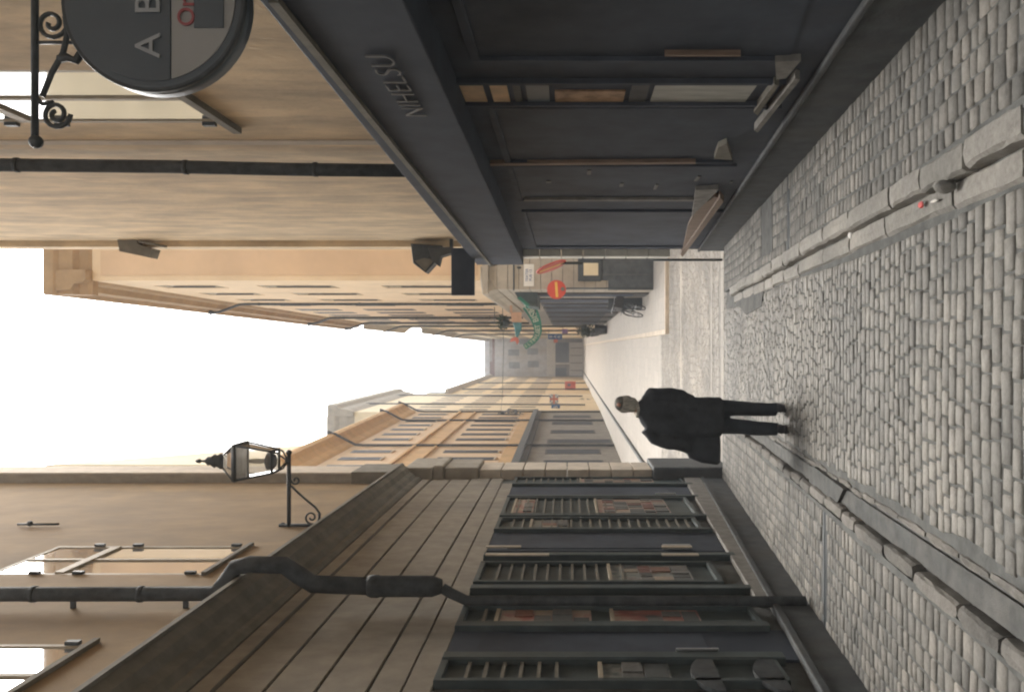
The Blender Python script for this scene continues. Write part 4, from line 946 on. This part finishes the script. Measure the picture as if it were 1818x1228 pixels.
# union flag
def flag(d, x0, y0, x1, y1):
    a, b = P(x0, y1, d), P(x1, y0, d); W_, H_ = b.x - a.x, a.z - b.z; x_, z_ = a.x, b.z
    t = thing('flag', 'red white and blue crossed flag hung above the left shops', 'flag', tuple((a + b) / 2))
    mb = MB(); mb.box(x_, x_ + W_, d, d + .03, z_, z_ + H_); cl = mb.build('cloth', 'sign_blue', t)
    def bars(w_, y_, mat, nm, diag):
        mb = MB(); cx, cz = x_ + W_ / 2, z_ + H_ / 2
        if diag:
            for s_ in (1, -1):
                u = Vector((W_ / 2, 0, s_ * H_ / 2)); nn = Vector((-u.z, 0, u.x)).normalized() * w_
                mb.prism([Vector((cx, y_, cz)) - u * .92 - nn, Vector((cx, y_, cz)) + u * .92 - nn, Vector((cx, y_, cz)) + u * .92 + nn, Vector((cx, y_, cz)) - u * .92 + nn], (0, .002 - s_ * .0005, 0))
        else: mb.box(x_, x_ + W_, y_, y_ + .002, cz - w_, cz + w_); mb.box(cx - w_, cx + w_, y_ - .001, y_ + .001, z_, z_ + H_)
        mb.build(nm, mat, cl)
    bars(.06, d - .006, 'white_paint', 'diagonal_bar', True); bars(.12, d - .012, 'white_paint', 'cross', False); bars(.085, d - .018, 'coral', 'red_cross', False)
flag(74, 976, 700, 991, 716)
# red letterbox-like box and far clutter
t = thing('ticket_box', 'red box sign with a dark figure mounted at the far left shops', 'sign', tuple(P(1012, 685, 100)))
a, b = P(1003, 695, 100), P(1022, 677, 100); mb = MB(); mb.box(a.x, b.x, 100, 100.6, b.z, a.z); mb.build('box', 'letterbox_red', t, .04)
a, b = P(1008, 686, 99.9), P(1013, 680, 99.9); mb = MB(); mb.ball((a + b) / 2, (.16, .04, .2)); mb.build('emblem', 'iron', t)
mb = MB(); mb.tube([P(1012, 690, 100.3), P(1047, 690, 100.3)], .06); mb.build('post', 'iron', t)
def planter(label, px, py, d, r, h):
    g = P(px, py, d); g.z = -1.07; t = thing('planter', label, 'planter', tuple(g))
    mb = MB(); mb.lathe(g, [(r * .7, 0), (r * .95, h * .4), (r, h * .42), (r * .9, h * .42)], 12); mb.build('pot', 'plinth', t); foliage(g + Vector((0, 0, h * .72)), (r, r, h * .34), 220, .11, parent=t)
planter('bushy dark planter beside the far right shops', 1070, 585, 56, .4, 1.9)
planter('smaller round planter farther up the right pavement', 1062, 590, 70, .4, 1.5)
planter('dark planter against the stone shop wall on the far left', 1045, 716, 82, .5, 1.7)
planter('low planter farther up on the left pavement', 1040, 708, 98, .45, 1.7)
# far lanterns on the left
for (px_, py_, d_, lb_) in ((918, 733, 64, 'nearer of the two distant black lanterns on the left house fronts'), (931, 710, 88, 'farther of the two distant lanterns, over the cream house front')):
    bb = P(px_, py_, d_); t = lantern('wall_lantern', lb_, bb, 1.5 if d_ < 70 else 1.3, group='distant lanterns on the left')
    mb = MB(); mb.tube([bb + Vector((0, 0, -.25)), Vector((-5.0, d_, bb.z - .25))], .035); mb.tube([bb + Vector((0, 0, -.25)), bb + Vector((-.2, 0, -.7)), Vector((-5.0, d_, bb.z - .9))], .02); mb.build('bracket', 'iron', t)
# bicycle leaning near the corner house
def bicycle(o, yaw, lean):
    t = thing('bicycle', 'black bicycle with chrome handlebar parked against the corner house', 'bicycle', tuple(o))
    MX = Matrix.Translation(o) @ Matrix.Rotation(yaw, 4, 'Z') @ Matrix.Rotation(lean, 4, 'X')
    def mk(mb, nm, mat, p=None): mb.v = [tuple(MX @ Vector(v)) for v in mb.v]; return mb.build(nm, mat, p or t)
    r = .34
    for x in (-.53, .53):
        mb = MB(); mb.tube([(x + r * cos(a), 0, r + r * sin(a)) for a in [2 * pi * i / 28 for i in range(29)]], .02, 8, cap=False); wh = mk(mb, 'wheel', 'rubber')
        mb = MB()
        for i in range(12): a = 2 * pi * i / 12; mb.tube([(x, 0, r), (x + r * .95 * cos(a), 0, r + r * .95 * sin(a))], .003, 4)
        mb.lathe((x, 0, r), [(.025, -.05), (.025, .05)], 8, 'Y'); mk(mb, 'spokes', 'chrome', wh)
        mb = MB(); mb.tube([(x + (r + .04) * cos(a), 0, r + (r + .04) * sin(a)) for a in [pi * (.1 + .8 * i / 12) for i in range(13)]], .022, 6); mk(mb, 'mudguard', 'iron')
    mb = MB()
    for pts in ([(-.53, 0, r), (-.1, 0, .3), (-.22, 0, .82), (-.53, 0, r)], [(-.1, 0, .3), (.38, 0, .78)], [(-.2, 0, .75), (.36, 0, .88)], [(.53, 0, r), (.4, 0, .72), (.34, 0, 1.0)]): mb.tube(pts, .018, 7)
    mk(mb, 'frame', 'iron')
    mb = MB(); mb.tube([(-.24, 0, .8), (-.26, 0, .95)], .012); mb.ball((-.28, 0, .98), (.14, .09, .035)); mk(mb, 'saddle', 'rubber')
    mb = MB(); mb.tube([(.34, 0, .98), (.36, 0, 1.06)], .014); mb.tube([(.14, -.3, 1.07), (.28, -.28, 1.1), (.38, -.1, 1.08), (.38, .1, 1.08), (.28, .28, 1.1), (.14, .3, 1.07)], .014, 8); mk(mb, 'handlebar', 'chrome')
    mb = MB(); mb.lathe((-.1, 0, .3), [(.09, -.04), (.09, -.03)], 14, 'Y'); mb.tube([(-.1, -.08, .3), (-.02, -.08, .16)], .01); mb.tube([(-.1, .08, .3), (-.18, .08, .44)], .01); mb.box(-.06, .02, -.16, -.08, .14, .165); mb.box(-.22, -.14, .08, .16, .425, .45); mk(mb, 'crank', 'chrome')
    mb = MB(); mb.box(-.75, -.42, -.08, .08, .74, .76); mk(mb, 'carrier', 'iron')
    mb = MB(); mb.box(.42, .72, -.2, .2, .78, 1.04); mk(mb, 'basket', 'frame_dark')
bicycle(Vector((1.2, 28.9, -1.08)), R(-79), R(-12))
t = thing('sandwich_board', 'dark folding pavement board standing behind the bicycle', 'board', (1.45, 29.8, -1.08))
mb = MB(); mb.prism([(1.35, 29.6, -1.08), (1.75, 29.6, -1.08), (1.75, 29.85, .1), (1.35, 29.85, .1)], (0, .03, 0)); mb.prism([(1.35, 30.1, -1.08), (1.75, 30.1, -1.08), (1.75, 29.9, .1), (1.35, 29.9, .1)], (0, .03, 0)); mb.build('panel', 'iron', t)
# litter on the lane
def litter(name, label, px, py, x_fix, mat, sz, h=.11):
    d = (HC - h + .0) * F / (px - CX - .079 * F); g = Vector(((CY - py) / F * d, d, gz(d) + h))
    mb = MB(); n = 7; pts = [g + Vector((sz[0] * cos(2 * pi * i / n) * random.uniform(.6, 1.2), sz[1] * sin(2 * pi * i / n) * random.uniform(.6, 1.2), .004 + random.uniform(0, .01))) for i in range(n)]
    mb.prism(pts, (.002, .003, .006)); o = mb.build(name, mat); tag(o, label, 'litter'); return o
litter('paper_scrap', 'small crumpled white scrap lying on the right kerb', 1512, 418, 0, 'litter_white', (.025, .03))
litter('red_wrapper', 'tiny red wrapper in the right gutter near the broken kerb stone', 1640, 364, 0, 'litter_red', (.02, .03), .03)
litter('cigarette_end', 'thin pale cigarette end in the right gutter beside the red wrapper', 1662, 358, 0, 'litter_white', (.008, .04), .03)
# loose stone on the kerb
mb = MB(); mb.ball((.765, 4.02, gz(4.02) + .07), (.035, .05, .05), 9, 6); o = mb.build('loose_stone', 'kerb_stone'); tag(o, 'upright loose lump of granite on the near right kerb', 'stone')

# ------------------------------------------------------------------ the walking person
g = gz(8.74); Y0 = 8.74; X0 = -.70
pe = thing('person', 'person seen from behind in a long black coat walking down the middle of the lane', 'person', (X0, Y0, g))
def W_(x, y, h): return Vector((X0 + x, Y0 + y, g + h))
body = MB()
def leg(sx, hx, kx, ax, ky, ay, az, toe):
    body.tube([W_(hx, 0, .92), W_((hx + kx) / 2, ky * .5, .72), W_(kx, ky, .49), W_((kx + ax) / 2, (ky + ay) / 2, .33), W_(ax, ay, az)], [.085, .075, .055, .052, .036], 14)
    body.tube([W_(ax, ay - .04, az - .03), W_(ax, ay + .06, az - .05), W_(ax + toe, ay + .17, az - .065)], [.038, .036, .024], 10)
leg(1, .075, .085, .075, .03, .02, .10, .02); leg(-1, -.085, -.12, -.13, .02, -.10, .13, -.02)
body.loft([(W_(0, 0, .88), .15, .10), (W_(0, 0, 1.0), .15, .105), (W_(0, 0, 1.12), .14, .10), (W_(.01, .01, 1.28), .15, .095), (W_(.02, .02, 1.38), .15, .085), (W_(.03, .03, 1.46), .09, .08)])
body.tube([W_(.05, .03, 1.42), W_(.085, .05, 1.52), W_(.105, .06, 1.58)], [.062, .056, .055], 14)
hc_ = W_(.115, .07, 1.625)
body.ball(hc_, (.076, .098, .115), 18, 14); body.ball(hc_ + Vector((0, .04, -.05)), (.058, .06, .065), 12, 8)
body.ball(hc_ + Vector((0, .105, -.015)), (.014, .02, .022), 8, 6)        # nose
for sx in (1, -1):
    body.ball(hc_ + Vector((sx * .078, -.005, -.01)), (.012, .022, .034), 8, 6)
# arms (under the coat) and left hand
body.tube([W_(.15, .02, 1.36), W_(.195, .0, 1.14), W_(.15, .10, .93)], [.04, .032, .026], 10)
body.tube([W_(-.15, .0, 1.36), W_(-.27, -.01, 1.13), W_(-.40, .02, .90)], [.04, .036, .028], 10)
hb = W_(-.42, .03, .86)
body.tube([W_(-.40, .02, .90), hb, W_(-.43, .035, .82)], [.028, .036, .034], 10, flat=.6)
for i in range(4):
    o_ = -.03 + i * .02; L0 = (.032, .036, .034, .028)[i]
    body.tube([W_(-.43, .035 + o_, .82), W_(-.45, .035 + o_, .82 - L0), W_(-.435, .035 + o_, .80 - L0 * 1.3), W_(-.415, .035 + o_, .81 - L0)], [.009, .0085, .008, .007], 6)
body.tube([W_(-.42, .0, .865), W_(-.41, -.03, .835), W_(-.415, -.035, .80)], [.011, .010, .008], 6)
bo = body.build('body', 'skin', pe)
md = bo.modifiers.new('remesh', 'REMESH'); md.mode = 'VOXEL'; md.voxel_size = .009; md.use_smooth_shade = True
md = bo.modifiers.new('smooth', 'SMOOTH'); md.iterations = 3
def cloth(mb, name, mat, vox=.012, it=3, strength=.035):
    o = mb.build(name, mat, pe); md = o.modifiers.new('remesh', 'REMESH'); md.mode = 'VOXEL'; md.voxel_size = vox; md.use_smooth_shade = True
    md = o.modifiers.new('smooth', 'SMOOTH'); md.iterations = it
    if strength:
        tx = bpy.data.textures.get('folds') or bpy.data.textures.new('folds', 'CLOUDS'); tx.noise_scale = .16; tx.noise_depth = 3
        md = o.modifiers.new('folds', 'DISPLACE'); md.texture = tx; md.strength = strength; md.texture_coords = 'GLOBAL'
    return o
ct = MB()
ct.loft([(W_(-.02, 0, .645), .20, .15), (W_(-.02, 0, .66), .21, .155), (W_(-.02, 0, .85), .215, .15), (W_(-.02, 0, 1.02), .21, .145), (W_(-.01, 0, 1.18), .225, .145), (W_(.01, .0, 1.32), .21, .14), (W_(.015, .01, 1.41), .20, .12), (W_(.04, .02, 1.47), .13, .09), (W_(.06, .03, 1.51), .08, .075)])
ct.tube([W_(.14, .01, 1.42), W_(.205, .0, 1.36), W_(.215, -.02, 1.2), W_(.19, .03, 1.05), W_(.15, .12, .93)], [.075, .085, .078, .07, .06], 14)
ct.tube([W_(-.13, .01, 1.42), W_(-.225, .0, 1.34), W_(-.265, -.02, 1.17), W_(-.30, -.01, 1.04), W_(-.37, .02, .92)], [.075, .085, .085, .082, .06], 14)
cloth(ct, 'coat', 'coat')
cl_ = MB(); cl_.tube([W_(.06 + .068 * cos(a), .035 + .072 * sin(a), 1.515 + .01 * sin(a)) for a in [2 * pi * i / 16 for i in range(17)]], .022, 8); cloth(cl_, 'scarf', 'hair_grey', .008, 2, 0)
tr = MB()
tr.tube([W_(.075, .0, .80), W_(.075, .015, .66), W_(.07, .035, .48), W_(.062, .03, .30), W_(.06, .02, .07)], [.10, .092, .080, .072, .070], 14)
tr.tube([W_(-.095, .0, .80), W_(-.105, .01, .66), W_(-.115, .02, .48), W_(-.13, -.04, .30), W_(-.133, -.095, .085)], [.10, .092, .080, .072, .066], 14)
cloth(tr, 'trousers', 'trouser', .01, 3, .012)
for ax, ay, az, nm in ((.075, .02, .0, 0), (-.133, -.10, .02, 1)):
    sh = MB(); sh.tube([W_(ax, ay - .07, az + .045), W_(ax, ay, az + .055), W_(ax, ay + .1, az + .042), W_(ax + (.02 if ax > 0 else -.02), ay + .2, az + .03)], [.042, .046, .042, .028], 12)
    sh.box(*[v for v in (X0 + ax - .04, X0 + ax + .04, Y0 + ay - .11, Y0 + ay + .2, g + az - .0, g + az + .02)]); cloth(sh, 'shoe', 'shoe', .008, 2, 0)
sk_ = None; '''; sk_.tube([W_(-.133, -.10, .09), W_(-.133, -.098, .12)], [.045, .045], 10); '''
hr_ = MB(); hr_.ball(hc_ + Vector((0, -.018, .012)), (.092, .100, .108), 20, 16)
hr_.ball(hc_ + Vector((-.01, -.035, -.055)), (.082, .075, .07), 16, 12); ho_ = cloth(hr_, 'hair', 'hair_grey', .007, 1, .022)
hd = MB(); hd.ball(hc_ + Vector((.006, -.035, .055)), (.078, .082, .072), 18, 12); cloth(hd, 'crown_hair', 'hair_dark', .007, 1, .012)
bs = MB(); bs.ball(hc_ + Vector((-.002, -.088, .075)), (.028, .032, .03), 10, 8); bs.build('bald_patch', 'skin', pe)
# bag in the left hand
bgT = thing('shoulder_bag', 'dark soft bag carried in the left hand of the person in the coat', 'bag', tuple(W_(-.38, 0, .62)))
mb = MB(); mb.loft([(W_(-.345, .0, .665), .15, .07), (W_(-.345, .0, .69), .165, .085), (W_(-.34, .0, .85), .15, .08), (W_(-.33, .0, .98), .11, .06), (W_(-.31, 0, 1.01), .08, .03)]); o = mb.build('bag_body', 'bag', bgT)
mb = MB(); mb.tube([W_(-.42, -.02, .93), W_(-.435, -.01, .80), W_(-.40, .03, .83), W_(-.28, .0, 1.0)], .01); mb.build('strap', 'bag', bgT)

# ------------------------------------------------------------------ thin damp air
mb = MB(); mb.box(-32, 32, -12, 200, -3, 32); hz = mb.build('haze', 'joint'); structure(hz, 'stuff')
hm = bpy.data.materials.new('haze'); hm.use_nodes = True; t = hm.node_tree; t.nodes.remove(t.nodes['Principled BSDF'])
v = t.nodes.new('ShaderNodeVolumePrincipled'); v.inputs['Color'].default_value = (.95, .96, 1, 1); v.inputs['Density'].default_value = .0022
t.links.new(v.outputs[0], t.nodes['Material Output'].inputs['Volume']); hz.data.materials.clear(); hz.data.materials.append(hm)
